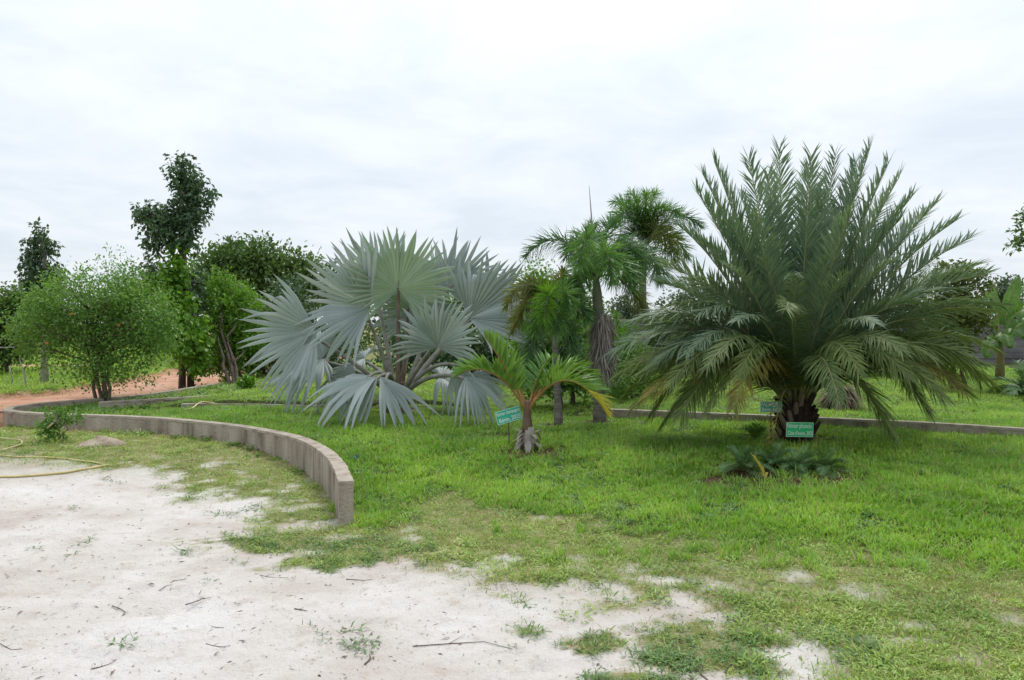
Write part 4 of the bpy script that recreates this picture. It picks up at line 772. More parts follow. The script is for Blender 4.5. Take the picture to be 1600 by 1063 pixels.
# slim tree far off behind the shrub
lb = ground(70, 602); ld = lb.y
tree('slim_tree', lb, cl_px([(60, 370, 10, 10), (48, 390, 10, 8), (68, 388, 10, 12), (54, 410, 12, 10), (76, 428, 12, 12), (52, 435, 12, 8), (84, 445, 7, 9), (66, 448, 14, 9), (38, 398, 5, 4), (90, 422, 5, 5), (42, 450, 7, 5), (70, 362, 5, 4)], ld), 2000, 0.12, 0.033, 'dark', 'slim dark tree with a bare pale trunk rising behind the flowering shrub', bark='bark_pale', tr=0.085, seed=3, droop=.6, twig=8, spread=.16, fill=.8)
# flowering shrub in the wall loop
sb = ground(165, 630); sdp = sb.y
RS = np.random.default_rng(77)
shr = [(165, 540, 60, 42), (95, 540, 50, 40), (215, 545, 36, 42), (150, 490, 46, 36), (195, 478, 40, 36), (100, 505, 40, 30), (62, 530, 26, 34), (170, 582, 60, 20), (235, 525, 22, 34)]
for t_ in RS.uniform(-.2, PI + .2, 30): q_ = RS.uniform(.78, 1.05); shr.append((148 + 112 * math.cos(t_) * q_, 528 - 82 * math.sin(t_) * q_, RS.uniform(10, 22), RS.uniform(9, 20), RS.uniform(-.7, .7)))
fl = tree('flowering_shrub', sb, cl_px(shr, sdp), 17000, 0.066, 0.018, 'shrub', 'big loose shrub with tiny leaves and orange flowers inside the wall loop', 'shrub', tr=0.035,
          stems=[(-.12, .6), (-.05, .8), (.02, .7), (.08, .8), (.13, .6)], seed=4, twig=9, spread=.26, fill=.75)
R = np.random.default_rng(12)
V, F = crown_np([(pt(150 + 112 * math.cos(t_) * q_, 530 - 92 * math.sin(t_) * q_, sdp + R.uniform(-.6, .6)), .04 + .08 * abs(math.cos(t_)), .06, .06 + .18 * abs(math.sin(t_))) for t_ in R.uniform(-.25, PI + .25, 46) for q_ in (R.uniform(.92, 1.16),)] + [(pt(px_, py_, sdp + R.uniform(-.5, .5)), .05, .05, .22) for px_, py_ in [(118, 460), (135, 430), (150, 420), (165, 410), (178, 415), (195, 412), (205, 425), (215, 435)]], 2600, .06, .014, 13, twig=7, spread=.16)
link('shoots', mesh_np('shoots', V, F, False), M['shrub'], fl, kind='stuff')
for px_, py_ in [(74, 536), (114, 490), (131, 598), (186, 508)]:
    c = pt(px_, py_, sdp - .75 + random.uniform(-.05, .15)); mb = MB(); 
    for q in range(5):
        a = q * 2 * PI / 5; mb.add([c, c + Vector((math.cos(a - .5) * .025, -.012, math.sin(a - .5) * .016)), c + Vector((math.cos(a) * .024, -.01, math.sin(a) * .024)), c + Vector((math.cos(a + .5) * .025, -.012, math.sin(a + .5) * .025))], [(0, 1, 2, 3)])
    mb.build('flower', M['flower'], fl)
def at_px(px, py, d): x = pt(px, py, d).x; return Vector((x, d, Hs(x, d)))
tree('leafy_shrub', ground(366, 603), cl_px([(362, 540, 36, 50), (352, 480, 34, 45), (375, 500, 34, 50), (395, 550, 26, 45), (345, 560, 22, 36), (330, 455, 24, 30)], 17.8), 15000, 0.085, 0.024, 'shrub_bright', 'tall bright green shrub between the tall slender tree and the silver palm', 'shrub', stems=[(-.1, .5), (.05, .7), (.12, .5)], tr=.05, seed=5, twig=9, spread=.17)
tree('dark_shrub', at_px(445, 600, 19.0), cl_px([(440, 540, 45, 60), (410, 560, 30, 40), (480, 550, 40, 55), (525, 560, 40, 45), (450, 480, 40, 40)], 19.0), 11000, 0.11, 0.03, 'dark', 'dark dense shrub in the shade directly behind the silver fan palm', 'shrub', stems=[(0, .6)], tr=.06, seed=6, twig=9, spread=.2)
tree('spreading_tree', at_px(395, 600, 27), cl_px([(345, 410, 40, 22), (385, 400, 40, 20), (420, 415, 36, 22), (460, 430, 36, 28), (330, 440, 34, 26), (395, 440, 50, 32), (440, 470, 45, 36), (500, 450, 36, 36), (360, 480, 50, 40)], 27), 15000, 0.18, 0.05, 'mid', 'broad spreading tree with feathery crown behind the shrubs', stems=[(0, .7)], tr=.14, seed=7, twig=9, spread=.4)
tree('edge_tree', at_px(10, 590, 20), cl_px([(5, 500, 32, 34), (28, 480, 26, 24), (-25, 520, 36, 50), (12, 540, 28, 30), (34, 520, 20, 30)], 20), 11000, 0.11, 0.035, 'mid', 'rounded dark green tree cut by the frame edge beyond the red road', stems=[(0, .7)], tr=.07, seed=8, twig=9, spread=.2)
far_specs = [(-60, 470, 70, 30, 50), (60, 478, 60, 26, 46), (150, 482, 60, 26, 44), (250, 478, 60, 28, 42), (560, 470, 60, 30, 40), (660, 475, 60, 26, 42), (760, 470, 55, 30, 38), (845, 450, 30, 34, 30), (905, 470, 45, 28, 34), (985, 492, 26, 22, 55), (1075, 480, 60, 24, 48), (1200, 478, 60, 26, 44), (1330, 476, 60, 26, 44), (1430, 470, 50, 30, 40), (1585, 462, 36, 20, 50), (1660, 470, 50, 30, 44)]
far_lab = ['far off tree at the frame edge behind the red road', 'far low tree seen under the slim pale trunked tree', 'far low tree hidden behind the flowering shrub', 'far low tree seen past the tall slender tree', 'far tree showing behind the left of the silver palm', 'far tree behind the middle of the silver palm', 'far tree behind the right of the silver palm', 'thin far tree rising between silver palm and bronzed foxtail', 'far tree behind the front foxtail crown', 'far bluish tree in the gap right of the foxtail trunk', 'far tree behind the left of the date palm', 'far tree behind the middle of the date palm', 'far tree behind the right of the date palm', 'far tree beyond the right side fronds of the date palm', 'grey far tree above the banana leaves', 'far tree outside the banana plants at the frame edge']
for k, ((px_, py_, rx, ry, d), lb_) in enumerate(zip(far_specs, far_lab)):
    R = random.Random(k); items = [(px_ + R.uniform(-.7, .7) * rx, py_ + R.uniform(-.6, .6) * ry, rx * R.uniform(.4, .65), ry * R.uniform(.5, .9)) for q in range(5)] + [(px_ - rx * .6, 520, rx * .5, 40), (px_ + rx * .6, 520, rx * .5, 40), (px_, 525, rx * .5, 45)]
    tree('far_tree', at_px(px_, 560, d), cl_px(items, d), 4500, 0.20 * d / 40, 0.06 * d / 40, ['mid', 'far', 'mid', 'shrub'][k % 4] if d < 45 else 'far', lb_, tr=.12, seed=20 + k, group='trees far behind the garden', twig=8, spread=.5, limb=False)
# shrubs closing the gaps between and behind the palms
for k, (px_, d, items, n_, L, W, mt, lb_) in enumerate([
    (885, 12.4, [(850, 560, 26, 34), (890, 585, 26, 26), (840, 595, 24, 24), (905, 545, 24, 36), (880, 520, 24, 26), (830, 530, 22, 30), (915, 595, 16, 24)], 6500, .085, .026, 'shrub_bright', 'mid green bush wrapped round the bronzed foxtail stem'),
    (975, 13.6, [(985, 570, 20, 34), (1000, 600, 18, 22), (965, 590, 14, 26)], 2600, .09, .026, 'shrub', 'green bush between the skirted trunk and the date palm fronds'),
    (860, 16.5, [(850, 540, 34, 50), (880, 500, 34, 40), (830, 570, 30, 36), (890, 570, 34, 40)], 5200, .12, .035, 'shrub_bright', 'green shrub filling the gap behind the bronzed foxtail'),
    (925, 17.5, [(920, 520, 36, 40), (930, 570, 40, 40), (900, 480, 26, 26)], 4500, .12, .035, 'mid', 'green shrub standing behind the fibre skirted foxtail trunk'),
    (985, 12.9, [(968, 615, 13, 28), (962, 642, 16, 14), (972, 585, 8, 20)], 1400, .06, .018, 'shrub', 'weedy creeper on a short stump beside the foxtail trunk'),
    (1500, 15.5, [(1485, 432, 30, 12), (1515, 448, 24, 14), (1485, 490, 40, 34), (1520, 500, 20, 26), (1470, 540, 40, 30)], 6000, .10, .03, 'olive', 'olive green tree with browning leaves behind the date palm'),
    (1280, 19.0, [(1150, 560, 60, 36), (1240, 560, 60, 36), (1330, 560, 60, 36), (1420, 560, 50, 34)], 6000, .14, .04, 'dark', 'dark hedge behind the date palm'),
    (1040, 19.5, [(1010, 545, 40, 36), (1060, 540, 46, 40), (1100, 560, 46, 34)], 5000, .13, .04, 'mid', 'green shrub seen through the left fronds of the date palm'),
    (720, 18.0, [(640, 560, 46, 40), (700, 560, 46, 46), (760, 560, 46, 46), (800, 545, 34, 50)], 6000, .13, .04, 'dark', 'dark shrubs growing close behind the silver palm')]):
    tree('shrub', at_px(px_, 600, d), cl_px(items, d), n_, L, W, mt, lb_, 'shrub', tr=.05, seed=50 + k, twig=9, spread=.2, stems=[(-.1, .6), (.1, .6)])
tree('roadside_tree', at_px(1700, 600, 13), cl_px([(1596, 345, 7, 16), (1593, 378, 13, 10), (1612, 372, 12, 12), (1640, 350, 40, 40), (1720, 300, 70, 60), (1700, 380, 60, 40)], 13), 3800, 0.10, 0.03, 'mid', 'tree whose leafy branch tip enters at the frame edge above the banana plants', stems=[(0, .8)], tr=.12, seed=60, twig=8, spread=.15)
# banana plants
def banana(base, h, leaves_, label, seed):
    root = empty('banana_plant', base, label, 'banana plant', 'banana plants by the block wall'); R = np.random.default_rng(seed)
    mb = MB(); top = base + Vector((0, 0, h)); mb.tube([base - Vector((0, 0, .1)), base.lerp(top, .5), top], [.11, .085, .05], 9); mb.build('stem', rough_mat('banana_stem_%d' % seed, [(.14, .08, .04), (.20, .16, .07), (.16, .2, .07)], (6, 6, 3), bump=.2), root)
    for (tip, lift, w) in leaves_:
        path = bezier(top - Vector((0, 0, .1)), top.lerp(tip, .5) + Vector((0, 0, lift)), tip, 26); mb = MB(); T = nrm(np.gradient(path, axis=0)); S = nrm(np.cross(T, np.array([[0.15, -.3, 1.0]]))); Nn = np.cross(S, T)
        for sg in (-1, 1):
            for i in range(5, 25):
                if R.random() < .12: continue
                t0, t1 = (i - 5) / 20, (i - 4) / 20; ww = [w * math.sin(PI * min(1, .06 + .94 * t)) ** .6 for t in (t0, t1)]; dr = .3 + R.uniform(0, .25)
                V = [path[i], path[i + 1], path[i + 1] + S[i] * sg * ww[1] * .6 + Nn[i] * .04, path[i + 1] + S[i] * sg * ww[1] - np.array([0, 0, ww[1] * dr]), path[i] + S[i] * sg * ww[0] - np.array([0, 0, ww[0] * dr]), path[i] + S[i] * sg * ww[0] * .6 + Nn[i] * .04]
                mb.add(V, [(0, 1, 2, 5), (5, 2, 3, 4)])
        lo = mb.build('leaf', M['banana'], root); m2 = MB(); m2.tube(path, list(np.linspace(.022, .005, 26)), 5); m2.build('midrib', M['rachis'], lo)
ba = at_px(1562, 590, 17.5)
banana(ba, 1.0, [(pt(1592, 430, 17.7), .2, .16), (pt(1612, 485, 17.2), .45, .24), (pt(1578, 545, 16.8), .4, .2), (pt(1530, 500, 17.6), .4, .2), (pt(1545, 440, 18), .2, .2), (pt(1600, 530, 17.0), .4, .2), (pt(1540, 560, 17), .4, .2)], 'banana plant with a reddish stem and upright torn leaf beside the date palm', 1)
banana(at_px(1625, 590, 18.5), 1.2, [(pt(1585, 470, 18), .35, .26), (pt(1575, 520, 18), .4, .2), (pt(1640, 420, 18.6), .2, .2), (pt(1680, 480, 18.3), .4, .24), (pt(1600, 445, 19), .3, .22)], 'banana plant at the frame edge with a long arching leaf before the block wall', 2)

# ------------------------------------------------------------------ name boards
def text_mesh(s, w, h):
    c = bpy.data.curves.new('t', 'FONT'); c.body = s; c.size = 1.0; c.resolution_u = 4; c.offset = 0.012
    o = bpy.data.objects.new('t', c); COL.objects.link(o); bpy.context.view_layer.update()
    me = bpy.data.meshes.new_from_object(o.evaluated_get(bpy.context.evaluated_depsgraph_get())); bpy.data.objects.remove(o); bpy.data.curves.remove(c)
    co = np.empty(len(me.vertices) * 3); me.vertices.foreach_get('co', co); co = co.reshape(-1, 3); mn, mxx = co.min(0), co.max(0)
    co[:, 0] = (co[:, 0] - (mn[0] + mxx[0]) / 2) * w / (mxx[0] - mn[0]); co[:, 1] = (co[:, 1] - (mn[1] + mxx[1]) / 2) * h / (mxx[1] - mn[1]); co[:, 2] = 0
    me.vertices.foreach_set('co', co.ravel()); me.update(); return me
def sign(cx, cy, d, wpx, hpx, tilt, yaw, lines, mat, label, border=True, gz=None):
    c = pt(cx, cy, d); s = d / FPX; w, h = wpx * s, hpx * s; z0 = Hs(c.x, c.y)
    root = empty('plant_sign', (c.x, c.y, z0), label, 'sign', 'plant name boards')
    Rm = Matrix.Rotation(math.radians(yaw), 4, 'Z') @ Matrix.Rotation(math.radians(90), 4, 'X') @ Matrix.Rotation(math.radians(tilt), 4, 'Z'); Mx = Matrix.Translation(c) @ Rm
    mb = MB(); mb.box((0, 0, 0), w, h, .006); mb.v = [tuple(Mx @ Vector(p)) for p in mb.v]; bo = mb.build('board', mat, root, smooth=False)
    if border:
        mb = MB(); t = .0035
        for (bx, by, bw_, bh) in ((0, h / 2 - t, w, t), (0, -h / 2 + t, w, t), (-w / 2 + t, 0, t, h - 3 * t), (w / 2 - t, 0, t, h - 3 * t)): mb.box((bx, by, .004), bw_ * .99, bh, .002)
        mb.v = [tuple(Mx @ Vector(p)) for p in mb.v]; mb.build('border', M['white'], bo, smooth=False)
    for (tx, ox, oy, tw, th) in lines:
        me = text_mesh(tx, w * tw, h * th); me.transform(Mx @ Matrix.Translation((w * ox, h * oy, .0055))); link('lettering', me, M['white'], bo)
    mb = MB(); b = c + Vector((0, .012, 0)); mb.tube([Vector((c.x + .01, c.y + .02, z0 - .15)), b], [.009, .007], 6); mb.build('stake', M['post'], root)
sign(794.5, 649.5, cd + .12, 40, 21, 16, 5, [('Palmier champagne', 0, .23, .92, .34), ('Bénin, 2025', .02, -.24, .86, .36)], M['sign_t'], 'tilted teal name board with white lettering beside the small champagne palm')
sign(1249.5, 671.5, pd - .38, 43.5, 23, -1.5, 3, [('Palmier phoenix', -.02, .22, .92, .40), ("Côte d'ivoire, 2025", .02, -.25, .92, .33)], M['sign_g'], 'bright green name board with white lettering in front of the date palm stem')
sign(1205, 636, pd - .12, 33, 17, 0, -6, [('PALMIER', -.08, .22, .80, .36), ('Bénin, 2025', .0, -.24, .86, .36)], M['sign_t'], 'small teal name board half hidden behind the date palm fronds')
sign(394, 594, 17.2, 10.5, 7, -14, 0, [('---', 0, .15, .7, .12), ('---', 0, -.2, .7, .12)][:0], M['sign_pale'], 'tiny pale name board far off near the shrub behind the silver palm', border=True)

# ------------------------------------------------------------------ small plants and loose things
tree('seedling', ground(386, 607), cl_px([(385, 601, 8, 7), (381, 596, 6, 5), (390, 598, 6, 5)], ground(386, 607).y), 260, .10, .035, 'vine', 'small bright green seedling beside the tiny pale name board', 'seedling', tr=.008, seed=71, twig=5, spread=.05)
wb = ground(92, 690); wd = wb.y
tree('scrub_bush', wb, cl_px([(92, 655, 20, 11), (72, 668, 14, 9), (105, 650, 14, 9), (85, 678, 16, 8), (118, 655, 8, 8)], wd), 620, .055, .017, 'shrub', 'low scrubby bush in front of the curved wall beside the rock', 'bush', tr=.012, seed=72, twig=6, spread=.06, stems=[(-.05, .6), (.05, .8)])
mb = MB(); mb.tube([pt(74, 669, wd - .12), pt(83, 661, wd - .15)], [.012, .010], 6); mb.build('pale_stick', M['cane'], None, label='short pale stick caught in the low scrubby bush', cat='stick')
rb = ground(140, 700); V = []; F = []; nr, ns = 8, 18; R = np.random.default_rng(14)
for i in range(nr + 1):
    ph = i / nr * PI / 2
    for k in range(ns):
        a = 2 * PI * k / ns; r = math.cos(ph) * (1 + .22 * math.sin(3 * a + 1) + .1 * math.sin(7 * a)) ; V.append((rb.x + .30 * r * math.cos(a), rb.y + .15 + .16 * r * math.sin(a), rb.z - .04 + .13 * math.sin(ph) * (1 + .25 * math.cos(a - .5)) + R.normal(0, .005)))
for i in range(nr):
    for k in range(ns): F.append((i * ns + k, i * ns + (k + 1) % ns, (i + 1) * ns + (k + 1) % ns, (i + 1) * ns + k))
link('rock', mesh_np('rock', V, F), M['rock'], label='flat brown rock half sunk in the grass before the curved wall', cat='rock')
def hose(pts_px, r, name, label, mat, cat='hose', lift=0.0, step=0.08):
    W = catmull([tuple(ground(a, b)) for a, b in pts_px], step); mb = MB(); mb.tube([(p[0], p[1], Hs(p[0], p[1]) + r + lift) for p in W], r, 7); return mb.build(name, mat, None, label=label, cat=cat)
hose([(-30, 749), (0, 747), (40, 746), (85, 742), (130, 735.5), (172, 729)], .012, 'garden_hose', 'thick yellow garden hose lying on the white sand at its edge', M['hose'])
hose([(-20, 709), (4, 714), (40, 716), (76, 716.5), (105, 719), (135, 723), (158, 727)], .008, 'garden_hose', 'thin yellow hose partly hidden in the grass above the thick hose', M['hose'], lift=.004)
hose([(-25, 686), (0, 688), (20, 690.5), (33, 692), (33.5, 697), (25, 701), (0, 708)], .008, 'garden_hose', 'kinked pale hose end in the grass at the frame edge', M['cane'], lift=.02)
hp = [ground(288, 644) + Vector((0, 0, .03)), pt(300, 638, ground(288, 644).y + .25), Vector((*flat(312, 630, .37), .375)), Vector((*flat(322, 628.5, .37), .37)), Vector((*flat(338, 628, .37), .34))]
mb = MB(); mb.tube(catmull([tuple(p) for p in hp], .06), .012, 7); mb.build('garden_hose', M['hose'], None, label='short yellow hose draped over the low terrace kerb', cat='hose')
# wire fence in the field by the road
fr = empty('wire_fence', ground(40, 606), 'thin wire fence of leaning stakes in the grass field beyond the road', 'fence')
for (a, b, c, d_) in ((42, 607, 30, 560), (20, 604, 14, 572), (40, 606, 38, 586), (-15, 606, -12, 560)):
    p = ground(a, b); mb = MB(); mb.tube([p - Vector((0, 0, .1)), p.lerp(pt(c, d_, p.y), .5) + Vector((.02, 0, 0)), pt(c, d_, p.y + .1)], [.012, .011, .009], 6); mb.build('stake', M['wire'], fr)
p = ground(20, 604); mb = MB(); mb.tube([pt(-20, 544, p.y), pt(0, 543.5, p.y), pt(22, 543, p.y)], [.014] * 3, 5); mb.build('rail', M['bark_pale'], fr)
# blue scrap by the wall
bp = ground(552, 722); mb = MB(); R = random.Random(3)
for k in range(7):
    c = bp + Vector((R.uniform(-.05, .05), R.uniform(-.06, .1), R.uniform(.02, .07))); mb.add([c + Vector((R.uniform(-.03, .03), R.uniform(-.03, .03), R.uniform(-.02, .03))) for q in range(4)], [(0, 1, 2), (0, 2, 3)])
mb.build('plastic_scrap', M['blue'], None, smooth=False, label='crumpled blue plastic scrap in the grass just behind the wall end', cat='scrap')
# twigs on the sand
tw = [((645, 1013), (800, 1016), .006, 'long thin twig lying flat across the sand at bottom middle'), ((142, 1048), (182, 1033), .006, 'short dark twig slanting on the sand at the bottom corner'), ((399, 899), (450, 904), .005, 'slender pale brown twig on the sand below the wall end'), ((541, 906), (582, 907), .006, 'straight dark twig on the sand right of the slender pale one'), ((433, 867), (434, 881), .006, 'tiny upright leaning twig on the sand below the green tuft'), ((444, 880), (459, 873), .008, 'stubby dark twig beside the tiny leaning twig'), ((322, 1008), (360, 1013), .005, 'thin twig on the sand in the lower left middle'),
      ((248, 926), (292, 905), .005, 'thin grey twig pointing uphill above the sand hollow'), ((1094, 1040), (1106, 1066), .011, 'thick dark stick at the bottom edge below the grass tufts'), ((1133, 1055), (1150, 1040), .006, 'short twig right of the thick dark stick'), ((570, 1040), (577, 1028), .009, 'bent chunky twig near the bottom middle'), ((175, 949), (190, 966), .007, 'curled dark twig left of the sand hollow'), ((460, 953), (480, 957), .007, 'short dark twig in the middle of the sand'), ((290, 948), (330, 936), .007, 'dark root showing in the sand hollow'), ((0, 1009), (35, 1017), .005, 'curved twig at the left bottom frame edge'), ((325, 980), (350, 982), .005, 'small straight twig right of the sand hollow')]
for k, (a, b, r, lb_) in enumerate(tw):
    r = r * .48
    A, B = ground(*a), ground(*b); R = random.Random(k); mb = MB(); side = Vector((-(B - A).y, (B - A).x, 0)) * R.choice((-1, 1)) * R.uniform(.08, .2)
    path = [A, A.lerp(B, .35) + side * .6, A.lerp(B, .7) + side, B]; path = [Vector((p.x, p.y, Hs(p.x, p.y) + r * .8 + .004 * R.random())) for p in path]
    if 'upright' in lb_: path = [A, A + Vector((.01, .02, .03)), A + Vector((0, .04, .07))]
    mb.tube(path, list(np.linspace(r, r * .45, len(path))), 6)
    q = path[1]; mb.tube([q, q + (path[2] - path[1]) * .4 + Vector((-(B - A).y, (B - A).x, 0)) * .18 * R.choice((-1, 1)) + Vector((0, 0, .008))], [r * .6, r * .25], 5)
    mb.build('twig', M['twig'], None, label=lb_, cat='twig', group='twigs on the sand')

# ------------------------------------------------------------------ grass (uncountable): blades set out by scattered points
def tuft_mesh(name, n, L, w, spread, lean, mat, seed, rows=3, straw=0.0):
    R = np.random.default_rng(seed); a = R.uniform(0, 2 * PI, n); r = spread * np.sqrt(R.uniform(0, 1, n)); P = np.stack([np.cos(a) * r, np.sin(a) * r, np.full(n, -.01)], 1)
    b = R.uniform(0, 2 * PI, n); ln = R.uniform(.15, lean, n); D = np.stack([np.cos(b) * ln, np.sin(b) * ln, np.ones(n)], 1)
    V, F = blades(P, D, np.stack([np.cos(b), np.sin(b), np.full(n, .2)], 1) * -1, L * R.uniform(.5, 1.15, n), w * R.uniform(.7, 1.2, n), R.uniform(.05, .55, n), .25, rows=(0, .5), prof=(.8, 1.0))
    me = mesh_np(name, V, F, False); me.materials.append(M[mat])
    if straw > 0:
        me.materials.append(M['straw']); per = len(F) // n; mi = np.repeat((R.random(n) < straw).astype(np.int32), per); me.polygons.foreach_set('material_index', mi)
    return bpy.data.objects.new(name, me)
def creeper_mesh(name, n, L, w, spread, mat, seed):
    R = np.random.default_rng(seed); a = R.uniform(0, 2 * PI, n); r = spread * R.uniform(0, 1, n) ** .7; P = np.stack([np.cos(a) * r, np.sin(a) * r, R.uniform(.0, .02, n)], 1)
    b = a + R.normal(0, .9, n); D = np.stack([np.cos(b), np.sin(b), R.uniform(.1, .9, n)], 1); V, F = blades(P, D, np.tile([[0, 0, 1.0]], (n, 1)), L * R.uniform(.5, 1.2, n), w, R.uniform(.1, .5, n), .3, rows=(0, .5), prof=(.6, 1.0))
    me = mesh_np(name, V, F, False); me.materials.append(M[mat]); return bpy.data.objects.new(name, me)
def scatter(name, pts, scl, kind, sources, label, tilt=0.12, seed=0):
    R = np.random.default_rng(seed); n = len(pts); me = bpy.data.meshes.new(name); me.vertices.add(n); me.vertices.foreach_set('co', np.asarray(pts, np.float32).ravel())
    rot = np.stack([R.normal(0, tilt, n), R.normal(0, tilt, n), R.uniform(0, 2 * PI, n)], 1).astype(np.float32)
    a = me.attributes.new('rot', 'FLOAT_VECTOR', 'POINT'); a.data.foreach_set('vector', rot.ravel()); a = me.attributes.new('scl', 'FLOAT', 'POINT'); a.data.foreach_set('value', np.asarray(scl, np.float32)); a = me.attributes.new('pick', 'INT', 'POINT'); a.data.foreach_set('value', np.asarray(kind, np.int32))
    o = link(name, me, label=label, kind='stuff')
    g = bpy.data.node_groups.new(name + '_nodes', 'GeometryNodeTree'); g.interface.new_socket('Geometry', in_out='INPUT', socket_type='NodeSocketGeometry'); g.interface.new_socket('Geometry', in_out='OUTPUT', socket_type='NodeSocketGeometry')
    gi, go = g.nodes.new('NodeGroupInput'), g.nodes.new('NodeGroupOutput'); cur = gi.outputs[0]; outs = []
    ip = g.nodes.new('GeometryNodeMeshToPoints'); g.links.new(cur, ip.inputs['Mesh'])
    at = g.nodes.new('GeometryNodeInputNamedAttribute'); at.data_type = 'INT'; at.inputs['Name'].default_value = 'pick'
    ar = g.nodes.new('GeometryNodeInputNamedAttribute'); ar.data_type = 'FLOAT_VECTOR'; ar.inputs['Name'].default_value = 'rot'
    as_ = g.nodes.new('GeometryNodeInputNamedAttribute'); as_.data_type = 'FLOAT'; as_.inputs['Name'].default_value = 'scl'
    e2r = g.nodes.new('FunctionNodeEulerToRotation'); g.links.new(ar.outputs['Attribute'], e2r.inputs[0])
    join = g.nodes.new('GeometryNodeJoinGeometry')
    for q, so in enumerate(sources):
        oi = g.nodes.new('GeometryNodeObjectInfo'); oi.inputs['Object'].default_value = so
        cmp_ = g.nodes.new('FunctionNodeCompare'); cmp_.data_type = 'INT'; cmp_.operation = 'EQUAL'; g.links.new(at.outputs['Attribute'], cmp_.inputs['A'] if cmp_.inputs['A'].type == 'INT' else [i for i in cmp_.inputs if i.name == 'A' and i.type == 'INT'][0]); [i for i in cmp_.inputs if i.name == 'B' and i.type == 'INT'][0].default_value = q
        iop = g.nodes.new('GeometryNodeInstanceOnPoints'); g.links.new(ip.outputs[0], iop.inputs['Points']); g.links.new(cmp_.outputs[0], iop.inputs['Selection']); g.links.new(oi.outputs['Geometry'], iop.inputs['Instance']); g.links.new(e2r.outputs[0], iop.inputs['Rotation']); g.links.new(as_.outputs['Attribute'], iop.inputs['Scale']); g.links.new(iop.outputs[0], join.inputs[0])
    g.links.new(join.outputs[0], go.inputs[0]); md = o.modifiers.new('scatter', 'NODES'); md.node_group = g
    return o
def sample(n, x0, x1, y0, y1, seed, fall=None):
    R = np.random.default_rng(seed); y = R.uniform(y0, y1, n) if fall is None else y0 * (y1 / y0) ** R.uniform(0, 1, n); x = R.uniform(-1, 1, n)
    hw = y * 0.70 + .6; x = x * hw; k = (x > x0) & (x < x1); return x[k], y[k], R
# long lawn
LAWN = [tuft_mesh('lawn_tuft', 12, .115, .0042, .05, 1.2, 'grass', s, straw=.025) for s in (1, 2, 3)] + [tuft_mesh('lawn_tuft', 14, .08, .0036, .06, 1.6, 'grass', 4, straw=.05), creeper_mesh('lawn_weed', 14, .06, .007, .06, 'weed', 41), tuft_mesh('lawn_straw', 10, .09, .0026, .06, 2.2, 'straw', 42)]
x, y, R = sample(150000, -12, 14, 4.2, 24, 1, True); mm = masks(x, y)
p = mm['lawn'] * (1 - .9 * mm['soil']) * (1 - .55 * mm['brown']) * (1 - .6 * (fbm(x, y, 3.2, 91) < .36)); k = (R.random(len(x)) < p) & (seg_dist(x, y, WALL_S) > .09); x, y = x[k], y[k]
sc0 = (0.05 + .95 * fbm(x, y, 1.5, 81) + .9 * fbm(x, y, 6, 83)) * R.uniform(.6, 1.1, len(x)) * (1 - .35 * sm(10.5, 12, y)) * (.75 + .25 * sm(0, .8, y - yfront(x))) * np.clip(y / 12, 1, 1.7)
scatter('grass', np.stack([x, y, H(x, y)], 1), sc0, np.where((fbm(x, y, 4, 109) > .6) & (R.random(len(x)) < .35), 4, np.where(R.random(len(x)) < .012 + .16 * (fbm(x, y, 2.4, 111) > .64), 5, R.integers(0, 4, len(x)))), LAWN, 'thick bright green lawn grass under and around the palms', seed=1)
# rank long clumps at the dug bed and along the lawn's front edge
CLUMP = [tuft_mesh('long_clump', 26, .2, .0045, .05, 1.0, 'grass', s, straw=.06) for s in (6, 7)]
R = np.random.default_rng(36); cxs = []
for (a, b, sx, sy, m) in ((1098, 712, .2, .25, 60), (1085, 735, .15, .15, 30), (1240, 775, .6, .06, 40), (1370, 735, .2, .15, 24), (1000, 830, .7, .12, 40), (1250, 870, .8, .12, 50), (1480, 885, .7, .15, 50), (575, 800, .2, .15, 26), (850, 700, .4, .15, 20), (1200, 780, 1.2, .3, 60), (760, 740, .8, .3, 36), (1450, 780, 1.0, .5, 70)):
    p0 = ground(a, b); cxs.append(np.stack([R.normal(p0.x, sx, m), R.normal(p0.y, sy, m)], 1))
cxs = np.concatenate(cxs); scatter('grass_clumps', np.stack([cxs[:, 0], cxs[:, 1], H(cxs[:, 0], cxs[:, 1])], 1), R.uniform(.35, .85, len(cxs)), R.integers(0, 2, len(cxs)), CLUMP, 'rank long grass clumps round the dug bed and lawn edge', seed=7)
# short worn turf
TURF = [tuft_mesh('turf_tuft', 12, .045, .0026, .06, 2.0, 'turf', s, straw=.14) for s in (11, 12)] + [creeper_mesh('turf_creeper', 14, .045, .004, .06, 'turf', 13), tuft_mesh('turf_dry', 9, .045, .002, .06, 2.4, 'straw', 14)]
x, y, R = sample(140000, -14, 14, 3.0, 22, 2, True); mm = masks(x, y)
p = np.clip(mm['turf'] * (1 - mm['lawn'] * .9) * (1 - .45 * mm['brown']) * (.25 + 1.0 * fbm(x, y, 3.5, 95)), 0, 1) * mm['turf'] ** .6 * (1 - mm['red'] * .97) * (1 - .8 * mm['soil']); near = sm(.9, .2, mm['s']); p = p * np.where(mm['s'] > -.3, 1, .25)
k = (R.random(len(x)) < p) & (seg_dist(x, y, WALL_S) > .09); x, y, s_, ins_ = x[k], y[k], mm['s'][k], mm['ins'][k]
kd = R.choice(4, len(x), p=[.36, .28, .18, .18]); kd = np.where((fbm(x, y, 1.4, 97) > .56) & (R.random(len(x)) < .35), 3, kd)
scatter('turf', np.stack([x, y, H(x, y)], 1), R.uniform(.6, 1.35, len(x)) * np.clip(y / 8, .9, 1.8), kd, TURF, 'short worn turf with dry straw between sand and lawn', tilt=.2, seed=2)
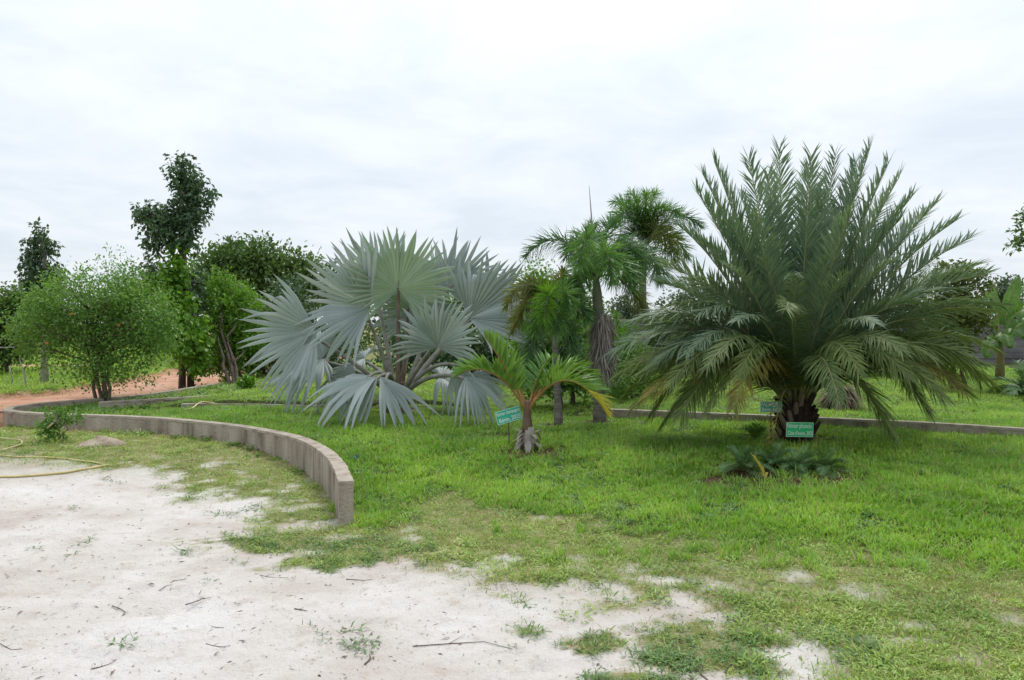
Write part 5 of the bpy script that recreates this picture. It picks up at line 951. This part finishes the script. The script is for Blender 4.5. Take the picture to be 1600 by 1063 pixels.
# dark creeping weeds on the sand edge and scattered sprigs
WEED = [creeper_mesh('weed_sprig', 12, .05, .0045, .05, 'weed', 21), creeper_mesh('weed_sprig', 14, .022, .003, .05, 'weed', 22), tuft_mesh('sand_tuft', 12, .06, .0017, .035, 1.6, 'weed', 23)]
x, y, R = sample(60000, -8, 6, 3.0, 12, 3, True); mm = masks(x, y)
edge = np.exp(-(mm['s'] / .22) ** 2) * mm['turf'] * (fbm(x, y, 3.5, 99) > .5); sp = (mm['s'] < 0) * .05 * np.clip(fbm(x, y, 1.3, 103) * 3 - 1.75, 0, 1) + (mm['s'] < -.05) * .22 * (fbm(x, y, 2.6, 105) > .73) ; gp = ellip(x, y, GREENP) * .55
gp = gp * np.clip(fbm(x, y, 6, 27) * 3 - .9, 0, 1)
k = (R.random(len(x)) < np.clip(edge * .35 + sp + gp, 0, .8)) & (~mm['ins'] | (mm['s'] < .8)) & (mm['red'] < .3) & (seg_dist(x, y, WALL_S) > .09); x, y = x[k], y[k]
scatter('weeds', np.stack([x, y, H(x, y)], 1), R.uniform(.5, 1.25, len(x)), R.choice(3, len(x), p=[.3, .35, .35]), WEED, 'dark creeping weeds on the sand and along its edge', tilt=.15, seed=3)
# weeds in the bed inside the wall loop, at the wall foot, and field grass beyond the road
BEDW = [creeper_mesh('bed_weed', 16, .10, .012, .08, 'weed', 31), creeper_mesh('bed_weed', 14, .12, .012, .07, 'shrub_bright', 32), tuft_mesh('bed_tuft', 10, .12, .004, .05, .9, 'grass', 33)]
R = np.random.default_rng(34); x = R.uniform(-9, -1, 26000); y = R.uniform(8, 20, 26000); mm = masks(x, y); dw = seg_dist(x, y, WALL_S)
p = np.where(mm['ins'], mm['bed'] * .22 + mm['bare2'] * .10, np.exp(-(dw / .13) ** 2) * .75 * (y < 11) * (fbm(x, y, 2.5, 107) > .42)); k = (R.random(len(x)) < p) & (dw > .085); x, y = x[k], y[k]
scatter('bed_weeds', np.stack([x, y, H(x, y)], 1), R.uniform(.5, 1.2, len(x)), R.choice(3, len(x), p=[.45, .25, .3]), BEDW, 'leafy weeds in the bed behind the curved wall', seed=4)
R = np.random.default_rng(35); x = R.uniform(-30, -8.8, 60000); y = 12 + 34 * R.uniform(0, 1, 60000) ** 1.4; k = (x < np.interp(y, ROADX[:, 0], ROADX[:, 1]) - .12) & ~((y > 22.8) & (y < 24.8) & (x < -13)) & (np.abs(x / y) < .8); x, y = x[k], y[k]
scatter('field_grass', np.stack([x, y, H(x, y)], 1), R.uniform(.8, 1.6, len(x)) * np.clip(y / 12, 1, 2.5), R.integers(0, 4, len(x)), LAWN[:1] + TURF[:2] + LAWN[3:4], 'grass field beyond the red road', seed=5)
# dry bits on sand and lawn
n = 6000; x, y, R = sample(n * 2, -7, 6, 3.0, 12, 6, True); mm = masks(x, y); k = R.random(len(x)) < np.where(mm['s'] < 0.1, .75, .12); x, y = x[k], y[k]; z = H(x, y) + .004 + .05 * masks(x, y)['lawn']; m = len(x)
a = R.uniform(0, 2 * PI, m); D = np.stack([np.cos(a), np.sin(a), R.normal(0, .12, m)], 1); V, F = kites(np.stack([x, y, z], 1), D, np.stack([R.normal(0, .3, m), R.normal(0, .3, m), np.ones(m)], 1), (.006 + .05 * R.uniform(0, 1, m) ** 4), .0012 + .005 * R.uniform(0, 1, m) ** 3)
link('litter', mesh_np('litter', V, F, False), M['litter'], label='scattered dry leaf bits and chips on the sand', kind='stuff')
